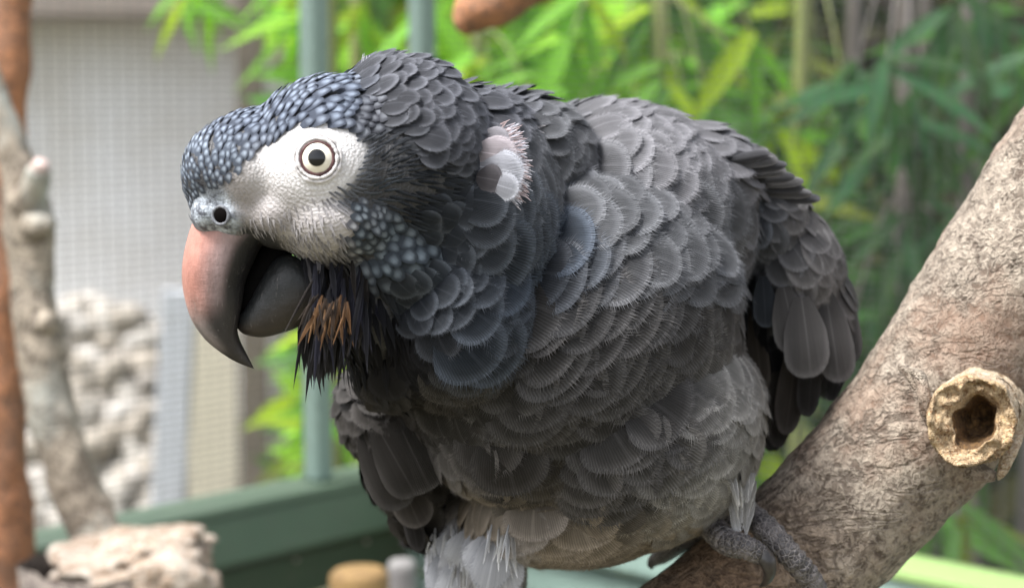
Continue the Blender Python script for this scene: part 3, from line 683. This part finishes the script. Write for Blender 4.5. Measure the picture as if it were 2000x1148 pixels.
FEA = []   # collected feathers: dict(kind, var, mat, col, owner, size, vis)
def add_feather(kind, p, t, n, W, L, col, owner, lift=0.0, roll=0.0, sink=0.0, zsc=1.0, rim=.8):
    t = (t - n * t.dot(n)); 
    if t.length < 1e-6: return
    t.normalize(); x = t.cross(n).normalized()
    q = Matrix.Rotation(lift, 3, x); t2 = q @ t; n2 = q @ n
    if roll: q2 = Matrix.Rotation(roll, 3, t2); x = q2 @ x; n2 = q2 @ n2
    m = Matrix((x * W, t2 * L, n2 * (L * zsc))).transposed().to_4x4(); m.translation = p - n * sink
    px, py, d = proj(p + t2 * L * .7); view = (CAM - p).normalized()
    FEA.append(dict(rim=rim, kind=kind, var=random.randrange(len(FG[kind])), m=m, col=col, owner=owner, area=W * L * max(0.05, n2.dot(view)), px=px, py=py, tip=p + t2 * L * .75, n=n2))

C_ = dict(crown=(.062, .074, .098), crownp=(.095, .112, .138), nape=(.052, .054, .062), neck=(.027, .032, .039), blue=(.018, .0245, .034), back=(.125, .123, .130), mantle=(.064, .066, .070), cov=(.095, .090, .088),
          breast=(.030, .028, .0265), brown=(.024, .021, .018), belly=(.19, .183, .170), vent=(.21, .175, .135), white=(.60, .61, .64), black=(.006, .006, .009), cheek=(.042, .052, .061), ear=(.019, .023, .029), pale=(.17, .18, .20), facew=(.42, .395, .39))
RIM = dict(crown=.9, crownp=.9, nape=.75, neck=.85, blue=.9, back=.45, mantle=.6, cov=.5, breast=.62, brown=.5, belly=.45, vent=.35, white=.3, black=.2, cheek=1.0, ear=.4, pale=.5, facew=.4)
# control points: x, y, dir, spacing along, spacing across, lift(deg), kind, colour
CP = [
 (372, 345, .05, -1, 11, 12, 14, 'scale', 'crownp'), (385, 300, .3, -.95, 14, 15, 16, 'scale', 'crownp'), (420, 250, .6, -.8, 16, 17, 16, 'scale', 'crown'), (440, 310, .55, -.8, 13, 14, 14, 'scale', 'crownp'),
 (480, 240, .75, -.6, 19, 19, 16, 'scale', 'crown'), (560, 200, .85, -.45, 21, 21, 16, 'scale', 'crown'), (560, 245, .85, -.4, 18, 18, 14, 'scale', 'crown'), (650, 170, .92, -.35, 25, 25, 16, 'scale', 'crown'),
 (650, 215, .95, -.15, 22, 22, 14, 'scale', 'crown'), (720, 225, .95, .1, 22, 26, 14, 'scale', 'nape'), (740, 150, .95, -.25, 30, 34, 18, 'body', 'nape'), (790, 120, .95, .05, 32, 42, 20, 'body', 'nape'),
 (780, 210, .95, .2, 28, 36, 18, 'body', 'nape'), (860, 170, .9, .35, 34, 50, 18, 'body', 'nape'), (950, 220, .95, .3, 36, 60, 16, 'body', 'nape'), (850, 270, .9, .35, 32, 46, 18, 'body', 'nape'),
 (722, 300, .75, -.55, 11, 10, 8, 'hair', 'pale'), (706, 345, .95, -.15, 10, 10, 6, 'hair', 'pale'), (680, 388, .85, .45, 10, 11, 6, 'hair', 'pale'), (745, 295, .75, -.55, 13, 11, 10, 'hair', 'ear'), (780, 320, .8, -.35, 14, 12, 10, 'hair', 'ear'), (830, 350, .9, .1, 16, 13, 10, 'hair', 'ear'), (745, 360, .75, -.3, 13, 12, 10, 'hair', 'cheek'), (800, 400, .85, .25, 16, 14, 10, 'hair', 'ear'),
 (690, 410, .75, .35, 16, 16, 14, 'scale', 'cheek'), (700, 460, .6, .75, 18, 19, 14, 'scale', 'cheek'), (760, 450, .8, .5, 22, 24, 16, 'scale', 'cheek'), (740, 510, .6, .8, 22, 25, 16, 'scale', 'cheek'), (810, 500, .8, .55, 27, 32, 18, 'scale', 'cheek'),
 (860, 440, .9, .35, 30, 44, 18, 'body', 'neck'), (870, 530, .85, .5, 30, 50, 20, 'body', 'neck'), (810, 570, .7, .7, 30, 42, 18, 'body', 'neck'),
 (640, 470, .2, 1, 10, 12, 14, 'hair', 'facew'), (590, 470, .05, 1, 9, 11, 14, 'hair', 'facew'), (550, 460, .1, 1, 8, 10, 14, 'hair', 'facew'), (655, 425, .5, .8, 11, 12, 12, 'hair', 'facew'), (610, 405, .35, .9, 10, 12, 8, 'hair', 'facew'), (560, 420, .2, 1, 9, 11, 8, 'hair', 'facew'), (515, 430, .2, 1, 9, 10, 8, 'hair', 'facew'),
 (950, 400, .95, .25, 34, 78, 18, 'body', 'neck'), (1060, 320, .95, .3, 38, 78, 16, 'body', 'mantle'), (960, 520, .9, .4, 38, 110, 20, 'body', 'blue'), (1060, 480, .95, .3, 36, 115, 20, 'body', 'blue'), (1140, 420, .95, .3, 42, 100, 18, 'body', 'mantle'),
 (920, 640, .75, .65, 40, 100, 18, 'body', 'blue'), (1050, 620, .88, .5, 38, 120, 18, 'body', 'breast'), (1000, 730, .65, .75, 38, 120, 14, 'body', 'breast'), (880, 740, .4, .9, 36, 100, 12, 'body', 'brown'), (780, 780, .15, 1, 32, 80, 10, 'body', 'brown'),
 (720, 600, .15, 1, 26, 30, 14, 'hair', 'black'), (770, 660, .2, 1, 28, 34, 14, 'hair', 'black'), (730, 690, .1, 1, 26, 34, 12, 'hair', 'black'), (820, 700, .3, .95, 30, 44, 12, 'body', 'black'), (650, 560, 0, 1, 20, 24, 14, 'hair', 'black'),
 (1000, 850, .35, .95, 36, 120, 9, 'body', 'brown'), (1150, 800, .6, .8, 36, 125, 10, 'body', 'breast'), (1180, 620, .88, .45, 38, 120, 16, 'body', 'breast'), (1280, 640, .9, .45, 36, 115, 12, 'body', 'breast'), (1360, 600, .93, .35, 34, 100, 10, 'body', 'breast'),
 (1400, 760, .8, .6, 34, 95, 9, 'body', 'belly'), (1300, 820, .65, .75, 34, 115, 9, 'body', 'breast'), (1180, 930, .45, .9, 34, 115, 7, 'body', 'breast'), (1420, 900, .5, .85, 32, 80, 7, 'body', 'belly'), (1470, 830, .6, .8, 30, 80, 8, 'body', 'belly'), (1320, 980, .5, .85, 32, 95, 7, 'body', 'belly'), (1100, 1010, .35, .95, 32, 95, 7, 'body', 'vent'),
 (1300, 1060, .55, .8, 30, 80, 7, 'body', 'vent'), (940, 980, .15, 1, 30, 60, 8, 'body', 'vent'), (1000, 930, .2, 1, 32, 90, 8, 'body', 'brown'), (900, 1080, .1, 1, 30, 46, 8, 'body', 'white'), (960, 1100, .15, 1, 30, 46, 8, 'body', 'white'), (1020, 1090, .2, 1, 30, 60, 8, 'body', 'vent'),
 (1150, 230, .98, .12, 44, 74, 10, 'body', 'back'), (1300, 250, .96, .25, 46, 78, 10, 'body', 'back'), (1420, 310, .88, .5, 46, 74, 10, 'body', 'back'), (1250, 330, .93, .35, 44, 84, 14, 'body', 'back'), (1370, 400, .95, .32, 46, 90, 16, 'body', 'mantle'), (1230, 460, .95, .3, 44, 95, 18, 'body', 'mantle'), (1340, 500, .95, .35, 46, 95, 20, 'body', 'mantle'), (1050, 230, .97, .2, 38, 70, 12, 'body', 'mantle'),
]
WRP = [(1450, 360, .45, .8, 20, 28, 14, 'body', 'blue'), (1500, 320, .85, .5, 14, 60, 14, 'body', 'cov'), (1440, 440, .3, .95, 26, 34, 14, 'body', 'blue'), (1560, 410, .6, .8, 27, 50, 9, 'body', 'cov'), (1500, 470, .5, .85, 30, 48, 10, 'body', 'mantle'), (1600, 510, .42, .9, 34, 58, 9, 'body', 'cov'),
 (1540, 570, .42, .9, 34, 60, 9, 'body', 'cov'), (1475, 560, .3, .95, 30, 44, 12, 'body', 'mantle'), (1640, 610, .12, 1, 36, 50, 8, 'body', 'cov'), (1480, 650, .15, 1, 34, 40, 8, 'body', 'black')]
WLP = [(720, 740, .05, 1, 30, 52, 8, 'body', 'brown'), (690, 800, .05, 1, 34, 50, 8, 'body', 'brown'), (790, 790, .3, .95, 32, 70, 8, 'body', 'brown'), (760, 900, .35, .9, 40, 80, 7, 'body', 'brown'), (820, 940, .35, .9, 44, 70, 6, 'body', 'brown')]
class Field:
    def __init__(s, cps):
        s.xy = np.array([(c[0], c[1]) for c in cps], float); s.num = np.array([(c[2], c[3], c[4], c[5], c[6]) for c in cps], float)
        s.num[:, :2] /= np.linalg.norm(s.num[:, :2], axis=1)[:, None]
        s.kind = [c[7] for c in cps]; s.col = np.array([(*C_[c[8]], RIM[c[8]]) for c in cps])
    def at(s, x, y):
        d2 = ((s.xy - (x, y)) ** 2).sum(1) + 60; w = d2 ** -1.8; w /= w.sum()
        nm = w @ s.num; return nm, s.kind[int(np.argmin(d2 * rng.uniform(.85, 1.18, len(d2))))], w @ s.col
def sample(ob, n_):
    me = ob.data; me.calc_loop_triangles(); nt = len(me.loop_triangles); tri = np.empty(nt * 3, np.int32); me.loop_triangles.foreach_get('vertices', tri); tri = tri.reshape(-1, 3)
    c = vcoords(ob); nr = np.empty(len(me.vertices) * 3, np.float32); me.vertices.foreach_get('normal', nr); nr = nr.reshape(-1, 3)
    a, b, d = c[tri[:, 0]], c[tri[:, 1]], c[tri[:, 2]]; ar = np.linalg.norm(np.cross(b - a, d - a), axis=1)
    pick = rng.choice(nt, n_, p=ar / ar.sum()); r1 = np.sqrt(rng.random(n_))[:, None]; r2 = rng.random(n_)[:, None]
    pt = a[pick] * (1 - r1) + b[pick] * r1 * (1 - r2) + d[pick] * r1 * r2; nn = nr[tri[pick, 0]]
    return pt, nn / np.linalg.norm(nn, axis=1)[:, None]
def plume(ob, owner, cps, n_, skip, face_cam_only=False):
    f = Field(cps); pt, nn = sample(ob, n_); X, Y, Dd = npproj(pt); acc = {}; cell = .006
    if skip: skip = in_poly(X, Y, FACE_BARE) | in_poly(X, Y, CERE) | in_poly(X, Y, BEAKZ)
    for i in range(n_):
        if skip is not None and skip[i]: continue
        nm, kind, col = f.at(X[i], Y[i])
        p = Vector(pt[i]); n = Vector(nn[i]); view = (CAM - p).normalized()
        if n.dot(view) < -.75: nm = nm.copy(); nm[2] *= 1.5; nm[3] *= 1.2       # sparser on the far side
        d3 = RIGHT * nm[0] - UP * nm[1] + FWD * .28; t = d3 - n * d3.dot(n)
        if t.length < .05: continue
        t.normalize(); s = t.cross(n)
        sa, sc = S(nm[2], Dd[i]) * (.62 if kind != 'scale' else .78), S(nm[3], Dd[i]) * (.52 if kind == 'body' else .62)
        key = (int(p.x // cell), int(p.y // cell), int(p.z // cell)); ok = True
        rr = int(math.ceil(max(sa, sc) / cell))
        for a in range(-rr, rr + 1):
            for b in range(-rr, rr + 1):
                for c in range(-rr, rr + 1):
                    for (q, qn) in acc.get((key[0] + a, key[1] + b, key[2] + c), ()):
                        dv = q - p
                        if qn.dot(n) > .2 and (dv.dot(t) / sa) ** 2 + (dv.dot(s) / sc) ** 2 + (dv.dot(n) / sa) ** 2 < 1: ok = False; break
                    if not ok: break
                if not ok: break
            if not ok: break
        if not ok: continue
        acc.setdefault(key, []).append((p, n))
        j = random.uniform
        if kind == 'body': L = S(nm[2], Dd[i]) * 2.1 + S(nm[3], Dd[i]) * .52; W = S(nm[3], Dd[i]) * 1.52
        elif kind == 'scale': L = S(nm[2], Dd[i]) * 2.1; W = S(nm[3], Dd[i]) * 1.12
        else: L = S(nm[2], Dd[i]) * 3.0; W = S(nm[3], Dd[i]) * .5
        W *= j(.88, 1.12); L *= j(.9, 1.12)
        ang = j(-.11, .11); t = Matrix.Rotation(ang, 3, n) @ t
        add_feather(kind, p - t * L * .35, t, n, W, L, tuple(col[:3] * j(.88, 1.13)), owner, R(nm[4] * j(.9, 1.12)), j(-.06, .06), S(2, Dd[i]), 1.0, float(col[3]) * j(.6, 1.1))
plume(body, 'body', CP, 42000, True)
plume(wingR, 'wr', WRP, 9000, None)
plume(wingL, 'wl', WLP, 7000, None)

# --- hand placed feathers
def explicit(bx, by, tx, ty, w, col, owner, which, dz=0.0, kind='long', lift=0.0, dtip=0.0, roll=0.0):
    h = None
    for u in (0, .15, .3, .45, .6, .8):
        h = h or cast(bx + (tx - bx) * u, by + (ty - by) * u, which)
    d = proj(h[0])[2] if h else (.545 if owner == 'wl' else .572)
    p = P(bx, by, d - dz); q = P(tx, ty, d - dz + dtip); t = q - p; L = t.length
    n = (-FWD + UP * .1); n = (n - t.normalized() * n.dot(t.normalized())).normalized()
    add_feather(kind, p, t, n, S(w, d) * .92, L, col, owner, lift, roll, rim=.4)
mt = C_['cov']; dk = (.030, .027, .025)
WRX = ('wr',)
for e in ((1495, 590, 1508, 884, 70, dk, -.006), (1530, 620, 1520, 876, 62, (.045, .038, .032), -.004), (1560, 640, 1535, 850, 60, (.06, .05, .042), -.002), (1590, 640, 1578, 815, 50, dk, .0), (1470, 600, 1490, 770, 46, (.07, .06, .05), .002), (1650, 640, 1622, 784, 40, (.07, .066, .062), -.004),
          (1638, 560, 1664, 712, 66, mt, .001), (1612, 570, 1640, 748, 84, mt, .003), (1565, 580, 1585, 738, 96, (.10, .095, .093), .0065), (1530, 560, 1560, 690, 80, mt, .005), (1490, 540, 1496, 640, 50, C_['neck'], .008)):
    explicit(*e[:6], 'wr', WRX, e[6])
for k in range(9):   # the fanned edge feathers at the bend of the wing
    explicit(1415 + k * 9, 315 + k * 9, 1503 + k * 11 + (k % 3) * 6, 300 + k * 11, 24, (.10, .098, .10) if k % 2 else (.05, .05, .054), 'wr', ('body', 'wr'), .004 - k * .0006, 'long', R(3))
WLX = ('wl',)
br = (.030, .027, .024)
for e in ((790, 940, 817, 1079, 42, (.02, .018, .017), -.003), (757, 950, 776, 1020, 24, br, -.004), (765, 900, 822, 1030, 84, (.055, .048, .042), .0), (712, 830, 792, 992, 104, br, .002), (735, 830, 813, 968, 92, br, .004), (785, 840, 842, 958, 122, br, .006), (792, 750, 842, 892, 140, br, .009),
          (692, 700, 672, 850, 44, br, -.002), (700, 730, 713, 876, 68, br, .006), (742, 730, 747, 868, 66, br, .008), (735, 690, 718, 800, 70, (.09, .088, .088), .010), (775, 700, 758, 812, 70, br, .011)):
    explicit(*e[:6], 'wl', WLX, e[6])
# stained beard: orange wisps and wet black points under the lower beak
for k in range(90):
    bx = random.uniform(612, 684); by = random.uniform(572, 622); tx = bx + random.uniform(-20, 16); ty = by + random.uniform(26, 60)
    col = random.choice([(.17, .085, .035), (.12, .06, .025), (.05, .03, .018), (.22, .12, .055), (.03, .02, .014)])
    p = P(bx, by, HD - .0135 + random.uniform(-.004, .004)); q = P(tx, ty, HD - .0135 + random.uniform(-.004, .004)); add_feather('hair', p, q - p, -FWD, S(random.uniform(5, 10), HD), (q - p).length, col, 'body')
for k in range(70):
    u = random.random(); bx = 592 + u * 84 + random.uniform(-6, 6); by = random.uniform(610, 665); tx = 590 + u * 84 + random.uniform(-8, 8); ty = 690 + 42 * math.sin(math.pi * (u * .8 + .1)) + random.uniform(-22, 14)
    p = P(bx, by, HD + random.uniform(-.002, .012)); q = P(tx, ty, HD + random.uniform(-.002, .012)); add_feather('hair', p, q - p, -FWD, S(random.uniform(8, 16), HD), (q - p).length, (.012, .011, .011), 'body')
for k in range(130):   # wet dark feathers below the chin
    bx = random.uniform(612, 720); by = random.uniform(505, 600); ty = by + random.uniform(50, 105); tx = bx + random.uniform(-16, 26)
    p = P(bx, by, HD - .010 + random.uniform(-.004, .012)); q = P(tx, ty, HD - .008 + random.uniform(-.004, .012)); add_feather('hair', p, q - p, -FWD, S(random.uniform(8, 15), HD), (q - p).length, random.choice([(.010, .010, .014), (.014, .014, .024), (.02, .016, .014)]), 'body')
for k in range(26):
    bx = random.uniform(590, 625); by = random.uniform(478, 520); p = P(bx, by, HD - .004 + random.uniform(-.004, .004)); q = P(bx + random.uniform(0, 22), by + random.uniform(40, 80), HD - .006 + random.uniform(-.003, .004)); add_feather('hair', p, q - p, -FWD, S(random.uniform(8, 14), HD), (q - p).length, random.choice([(.010, .010, .014), (.02, .018, .02), (.16, .15, .155)]), 'body')
# pale pink down showing at the nape, stray plumes
for k in range(330):
    u = random.random(); bx = 975 + 28 * math.sin(u * 2.6) + random.uniform(-14, 8); by = 256 + 118 * u + random.uniform(-10, 8); h = cast(bx, by)
    if not h: continue
    d = proj(h[0])[2] - .004; tx = bx + random.uniform(12, 34); ty = by + (u - .35) * 34 + random.uniform(-10, 12)
    p = P(bx, by, d); q = P(tx, ty, d - .002); add_feather('hair', p, q - p, -FWD, S(random.uniform(4, 8), d), (q - p).length, random.choice([(.62, .58, .62), (.55, .45, .46), (.62, .62, .68), (.52, .40, .39)]), 'body')
for bx, by, tx, ty, w, c in ((935, 268, 992, 280, 58, (.46, .44, .47)), (925, 295, 1008, 306, 74, (.58, .52, .55)), (935, 325, 1024, 336, 80, (.60, .61, .67)), (940, 352, 1012, 372, 60, (.56, .57, .62)), (945, 322, 1004, 342, 46, (.48, .31, .28)), (930, 345, 975, 352, 60, (.13, .12, .13))):
    h = cast(bx, by); d = proj(h[0])[2] - .003; p = P(bx, by, d); q = P(tx, ty, d - .003); add_feather('body', p, q - p, -FWD, S(w, d), (q - p).length, tuple(.72 * k_ for k_ in c), 'body', rim=.35)
for k in range(22):
    bx = 1040 + random.uniform(-8, 8); by = 262 + random.uniform(-14, 25); h = cast(bx, by); d = proj(h[0])[2] - .004 if h else .5
    p = P(bx, by, d); q = P(bx + random.uniform(10, 24), by + random.uniform(-6, 22), d - .001); add_feather('hair', p, q - p, -FWD, S(7, d), (q - p).length, (.5, .48, .5), 'body')
for k in range(9):
    p = P(704 + k * 2.5, 140 + random.uniform(-8, 6), .474); q = P(706 + k * 2.6 + random.uniform(-10, 10), 104 + random.uniform(-4, 14), .474); add_feather('hair', p, q - p, -FWD, S(4, .47), (q - p).length, (.42, .42, .44), 'body')
p = P(930, 205, .500); q = P(1006, 180, .503); add_feather('body', p, q - p, -FWD * .7 + UP * .6, S(30, .5), (q - p).length, C_['nape'], 'body')
# white thigh plumes and the pale tuft above the foot
for k in range(34):
    bx = random.uniform(862, 985); by = random.uniform(1030, 1100); h = cast(bx, by); d = (proj(h[0])[2] if h else .545) - .002
    p = P(bx, by, d); q = P(bx + random.uniform(-26, 14), by + random.uniform(80, 130), d - .001); add_feather('body', p, q - p, -FWD, S(random.uniform(70, 110), d), (q - p).length, random.choice([(.60, .61, .64), (.52, .53, .56), (.64, .64, .66)]), 'body', R(random.uniform(1, 4)), rim=.05)
for k in range(150):
    bx = random.uniform(842, 1000); by = random.uniform(1020, 1110); h = cast(bx, by); d = (proj(h[0])[2] if h else .545) - .0045
    g_ = random.choice([(.62, .63, .66), (.55, .55, .57), (.30, .29, .28), (.66, .66, .66)]); p = P(bx, by, d); q = P(bx + random.uniform(-22, 16), by + random.uniform(40, 90), d - .001); add_feather('hair', p, q - p, -FWD, S(random.uniform(4, 11), d), (q - p).length, g_, 'body')
for k in range(60):
    bx = 1446 + random.uniform(-24, 30); by = 955 + random.uniform(-35, 25); h = cast(bx, by); d = min((proj(h[0])[2] if h else .52) - .003, .514)
    p = P(bx, by, d); q = P(1448 + (bx - 1446) * .4 + random.uniform(-8, 8), by + random.uniform(45, 80), d - .001); add_feather('hair', p, q - p, -FWD, S(random.uniform(7, 13), d), (q - p).length, random.choice([(.42, .41, .40), (.50, .49, .48), (.34, .33, .31)]), 'body')
# --- turn them into objects: the 290 that show largest are parts, the rest is joined per owner
OWN = {'body': body, 'wr': wingR, 'wl': wingL}
def visible(f):
    if f['kind'] not in ('body', 'long') or not (-30 < f['px'] < 2030 and -30 < f['py'] < 1180): return False
    h = cast(f['px'], f['py'], ('body', 'wr', 'wl'))
    return h is None or (h[0] - CAM).length > (f['tip'] - CAM).length - .007
for f in FEA: f['vis'] = visible(f)
cand = sorted([i for i, f in enumerate(FEA) if f['vis']], key=lambda i: -FEA[i]['area'])[:290]; chosen = set(cand)
for i in cand:
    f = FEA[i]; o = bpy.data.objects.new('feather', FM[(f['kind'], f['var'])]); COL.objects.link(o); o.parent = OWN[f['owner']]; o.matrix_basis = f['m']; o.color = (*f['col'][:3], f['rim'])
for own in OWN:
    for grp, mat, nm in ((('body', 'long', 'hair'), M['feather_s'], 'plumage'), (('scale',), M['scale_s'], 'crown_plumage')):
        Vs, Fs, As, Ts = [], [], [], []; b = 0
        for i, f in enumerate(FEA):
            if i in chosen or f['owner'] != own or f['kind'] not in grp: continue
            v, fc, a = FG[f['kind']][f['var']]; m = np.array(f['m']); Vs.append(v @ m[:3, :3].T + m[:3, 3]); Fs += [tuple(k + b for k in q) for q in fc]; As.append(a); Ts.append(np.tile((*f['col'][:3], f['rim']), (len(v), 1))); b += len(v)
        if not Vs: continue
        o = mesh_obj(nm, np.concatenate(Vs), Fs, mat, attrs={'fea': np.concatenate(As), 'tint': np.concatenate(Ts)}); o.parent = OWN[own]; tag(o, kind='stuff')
print('feathers', len(FEA), 'objects', len(cand))

# --- beak
def loft(name, rows, n, seg, mat, parent, d, colf, pinch=1.0):
    rw = catmull(rows, n); V, F, T = [], [], []
    for i, (fx, fy, bx, by, w) in enumerate(rw):
        cx, cy = (fx + bx) / 2, (fy + by) / 2
        for j in range(seg):
            a = 2 * math.pi * j / seg; ca, sa = math.cos(a), math.sin(a)
            e = math.copysign(abs(ca) ** .85, ca); s_ = math.copysign(abs(sa) ** .8, sa)
            x = cx + (fx - cx) * e; y = cy + (fy - cy) * e
            V.append(P(x, y, d - S(w, d) * s_)); T.append(colf(i / (n - 1), e, s_, x, y))
    for i in range(n - 1):
        for j in range(seg):
            k = (j + 1) % seg; F.append((i * seg + j, i * seg + k, (i + 1) * seg + k, (i + 1) * seg + j))
    F.append(tuple(range(seg - 1, -1, -1))); F.append(tuple((n - 1) * seg + j for j in range(seg)))
    return mesh_obj(name, V, F, mat, parent, attrs={'tint': T})
def sm(a, b, x): t = max(0, min(1, (x - a) / (b - a))); return t * t * (3 - 2 * t)
def mixc(a, b, t): return tuple(a[i] * (1 - t) + b[i] * t for i in range(3))
def colU(t, e, s, x, y):
    back = sm(.5, -.25, e) ; down = sm(.36, .58, t)
    c = mixc((.40, .185, .145), (.32, .235, .23), sm(.75, -.10, e)); c = mixc(c, (.016, .0155, .016), sm(-.02, -.48, e)); grey = mixc((.24, .205, .195), (.034, .031, .030), sm(.85, .25, e))
    c = mixc(c, grey, down); return mixc(c, (.030, .026, .024), sm(.60, .78, t))
loft('upper_beak', [(392, 405, 560, 440, 60), (374, 440, 545, 456, 84), (361, 485, 513, 480, 82), (355, 530, 494, 515, 76), (359, 575, 480, 550, 66), (373, 622, 474, 588, 54), (398, 660, 469, 612, 43), (428, 686, 464, 640, 32), (456, 704, 469, 664, 21), (479, 714, 483, 693, 11), (496, 720, 494, 715, 2)], 60, 48, M['beak'], parrot, HD, colU)
def colL(t, e, s, x, y): return mixc((.012, .0135, .014), (.042, .034, .028), sm(.3, -.9, e))
loft('lower_beak', [(585, 505, 645, 590, 55), (560, 496, 618, 612, 66), (538, 505, 582, 638, 66), (518, 530, 548, 651, 60), (501, 560, 518, 658, 52), (487, 588, 492, 657, 42), (474, 607, 474, 651, 28), (464, 622, 464, 641, 12), (462, 630, 462, 634, 2)], 44, 40, M['beak'], parrot, HD + .001, colL)
gap_bm = bmesh.new(); ell(gap_bm, 517, 538, HD + .003, 36, 98, .0045, 28); me = bpy.data.meshes.new('mouth_shade'); gap_bm.to_mesh(me); gap_bm.free(); me.materials.append(M['mouth_shade']); gap_ob = bpy.data.objects.new('mouth_shade', me); COL.objects.link(gap_ob); setparent(gap_ob, parrot); me.polygons.foreach_set('use_smooth', [True] * len(me.polygons))  # dark filler standing for the shade inside the open beak

# --- nostril, eyes
def torus_geo(c, ax, R0, r0, seg=48, cs=12, nz=0.0, ns=900):
    ax = ax.normalized(); u = (UP - ax * UP.dot(ax)).normalized(); w = ax.cross(u); V, F = [], []
    for i in range(seg):
        a = 2 * math.pi * i / seg; rd = u * math.cos(a) + w * math.sin(a)
        for j in range(cs):
            b = 2 * math.pi * j / cs; r = r0 * (1 + nz * noise.noise((c + rd * R0) * ns)); V.append(c + rd * (R0 + r * math.cos(b)) + ax * r * math.sin(b))
    for i in range(seg):
        for j in range(cs):
            F.append((i * cs + j, ((i + 1) % seg) * cs + j, ((i + 1) % seg) * cs + (j + 1) % cs, i * cs + (j + 1) % cs))
    return V, F
def ball(name, c, ax, r, mat, parent, cap=None, flat=1.0):
    bm = bmesh.new(); bmesh.ops.create_uvsphere(bm, u_segments=48, v_segments=32, radius=1)
    u = (UP - ax * UP.dot(ax)).normalized(); w = ax.cross(u); m = Matrix((u * r, w * r, ax * r * flat)).transposed().to_4x4(); m.translation = c
    if cap is not None:
        bmesh.ops.delete(bm, geom=[v for v in bm.verts if v.co.z < cap], context='VERTS')
    bm.transform(m); me = bpy.data.meshes.new(name); bm.to_mesh(me); bm.free(); me.polygons.foreach_set('use_smooth', [True] * len(me.polygons)); me.materials.append(mat)
    o = bpy.data.objects.new(name, me); COL.objects.link(o); setparent(o, parent); return o
h = cast(432, 421); nr = (h[1] * .6 - FWD * .4).normalized()
ball('nostril', h[0] + nr * .0001, nr, .00190, M['black'], parrot, None, .35)  # black disc standing for the shade in the nostril hole
v, f = torus_geo(h[0] + nr * .0002, nr, .00205, .00042, 40, 10, .5); mesh_obj('nostril_rim', v, f, mat_simple('cere_skin', (.07, .07, .08), .6, (.14, .15, .17), 900), parrot)
def make_eye(c, axis):
    e = ball('eye', c - axis * .0037, axis, .0051, M['iris'], parrot)
    ball('pupil', c - axis * .0037, axis, .00516, M['pupil'], e, math.cos(math.asin(.00205 / .0051)))
    v, f = torus_geo(c - axis * .0001, axis, .00366, .00040, 64, 10, .3, 1500); mesh_obj('eyelid_rim', v, f, M['lid'], e)
    v, f = torus_geo(c - axis * .00015, axis, .00448, .00044, 72, 12, .6, 1700); mesh_obj('eyelid', v, f, M['lidw'], e)
    v, f = torus_geo(c - axis * .0006, axis, .0053, .00034, 72, 10, 1.2, 700); mesh_obj('eyelid', v, f, M['lidw'], e)
h = cast(*EYE_PX); axis = (h[1] * .55 - FWD * .45).normalized(); make_eye(h[0] + axis * .0003, axis)
p2 = P(EYE_PX[0], EYE_PX[1], .9); h2 = BV['body'].ray_cast(p2, (CAM - p2).normalized())
make_eye(h2[0] + h2[1] * .0003, (h2[1] * .7 + FWD * .3).normalized())

# --- feet
def toe(root, l, rad, claw, name='toe'):
    Pt = [P(x, y, d) for x, y, d in l]; rr = [S(r * .86, l[0][2]) for r in rad]
    a = catmull(np.column_stack([np.array([tuple(p) for p in Pt]), rr]), 60); pt_ = [Vector(r[:3]) for r in a]; ra = [r[3] * (1 + .07 * math.sin(k * 1.35)) for k, r in enumerate(a)]
    V, F = tube_geo(pt_, ra, 20, None, .06, 500); t = mesh_obj(name, V, F, M['toe'], root)
    cp = [P(x, y, d) for x, y, d, r in claw]; V, F = tube_geo(cp, [S(c[3] * 1.15, c[2]) for c in claw], 14, 20); mesh_obj('claw', V, F, M['claw'], t); return t
ft = mesh_obj('foot', *tube_geo([P(1405, 960, .545), P(1415, 1010, .537), P(1425, 1040, .535)], [S(28, .54), S(26, .54), S(30, .54)], 20, 16, .06, 300), M['toe'], parrot)
toe(ft, [(1385, 1022, .525), (1418, 1056, .514), (1456, 1068, .509), (1488, 1084, .511)], [30, 29, 27, 22], [(1482, 1078, .511, 17), (1498, 1094, .509, 15), (1503, 1116, .510, 11), (1497, 1134, .513, 7), (1484, 1145, .516, 1.5)])
toe(ft, [(1462, 1002, .528), (1500, 1036, .518), (1538, 1078, .514), (1568, 1112, .515), (1592, 1146, .518), (1604, 1178, .523)], [28, 30, 29, 27, 25, 20], [(1596, 1172, .523, 16), (1608, 1195, .524, 13), (1608, 1218, .528, 8), (1600, 1238, .532, 1.5)])
toe(ft, [(1380, 1020, .545), (1340, 1050, .560), (1300, 1078, .580), (1285, 1088, .592)], [28, 26, 22, 18], [(1290, 1085, .590, 14), (1278, 1093, .594, 11), (1272, 1102, .596, 7), (1274, 1110, .597, 2)])
ft2 = mesh_obj('foot', *tube_geo([P(935, 1130, .555), P(985, 1230, .556), P(1040, 1345, .556)], [S(36, .55), S(32, .55), S(36, .55)], 20, 16, .06, 300), M['toe'], parrot)
toe(ft2, [(1030, 1330, .552), (1045, 1370, .530), (1080, 1410, .518), (1110, 1450, .520)], [30, 29, 27, 22], [(1106, 1445, .520, 17), (1118, 1465, .522, 12), (1118, 1490, .526, 2)])
toe(ft2, [(1060, 1330, .552), (1100, 1350, .530), (1140, 1390, .518), (1170, 1430, .520)], [30, 29, 27, 22], [(1166, 1425, .520, 17), (1178, 1445, .522, 12), (1178, 1470, .526, 2)])
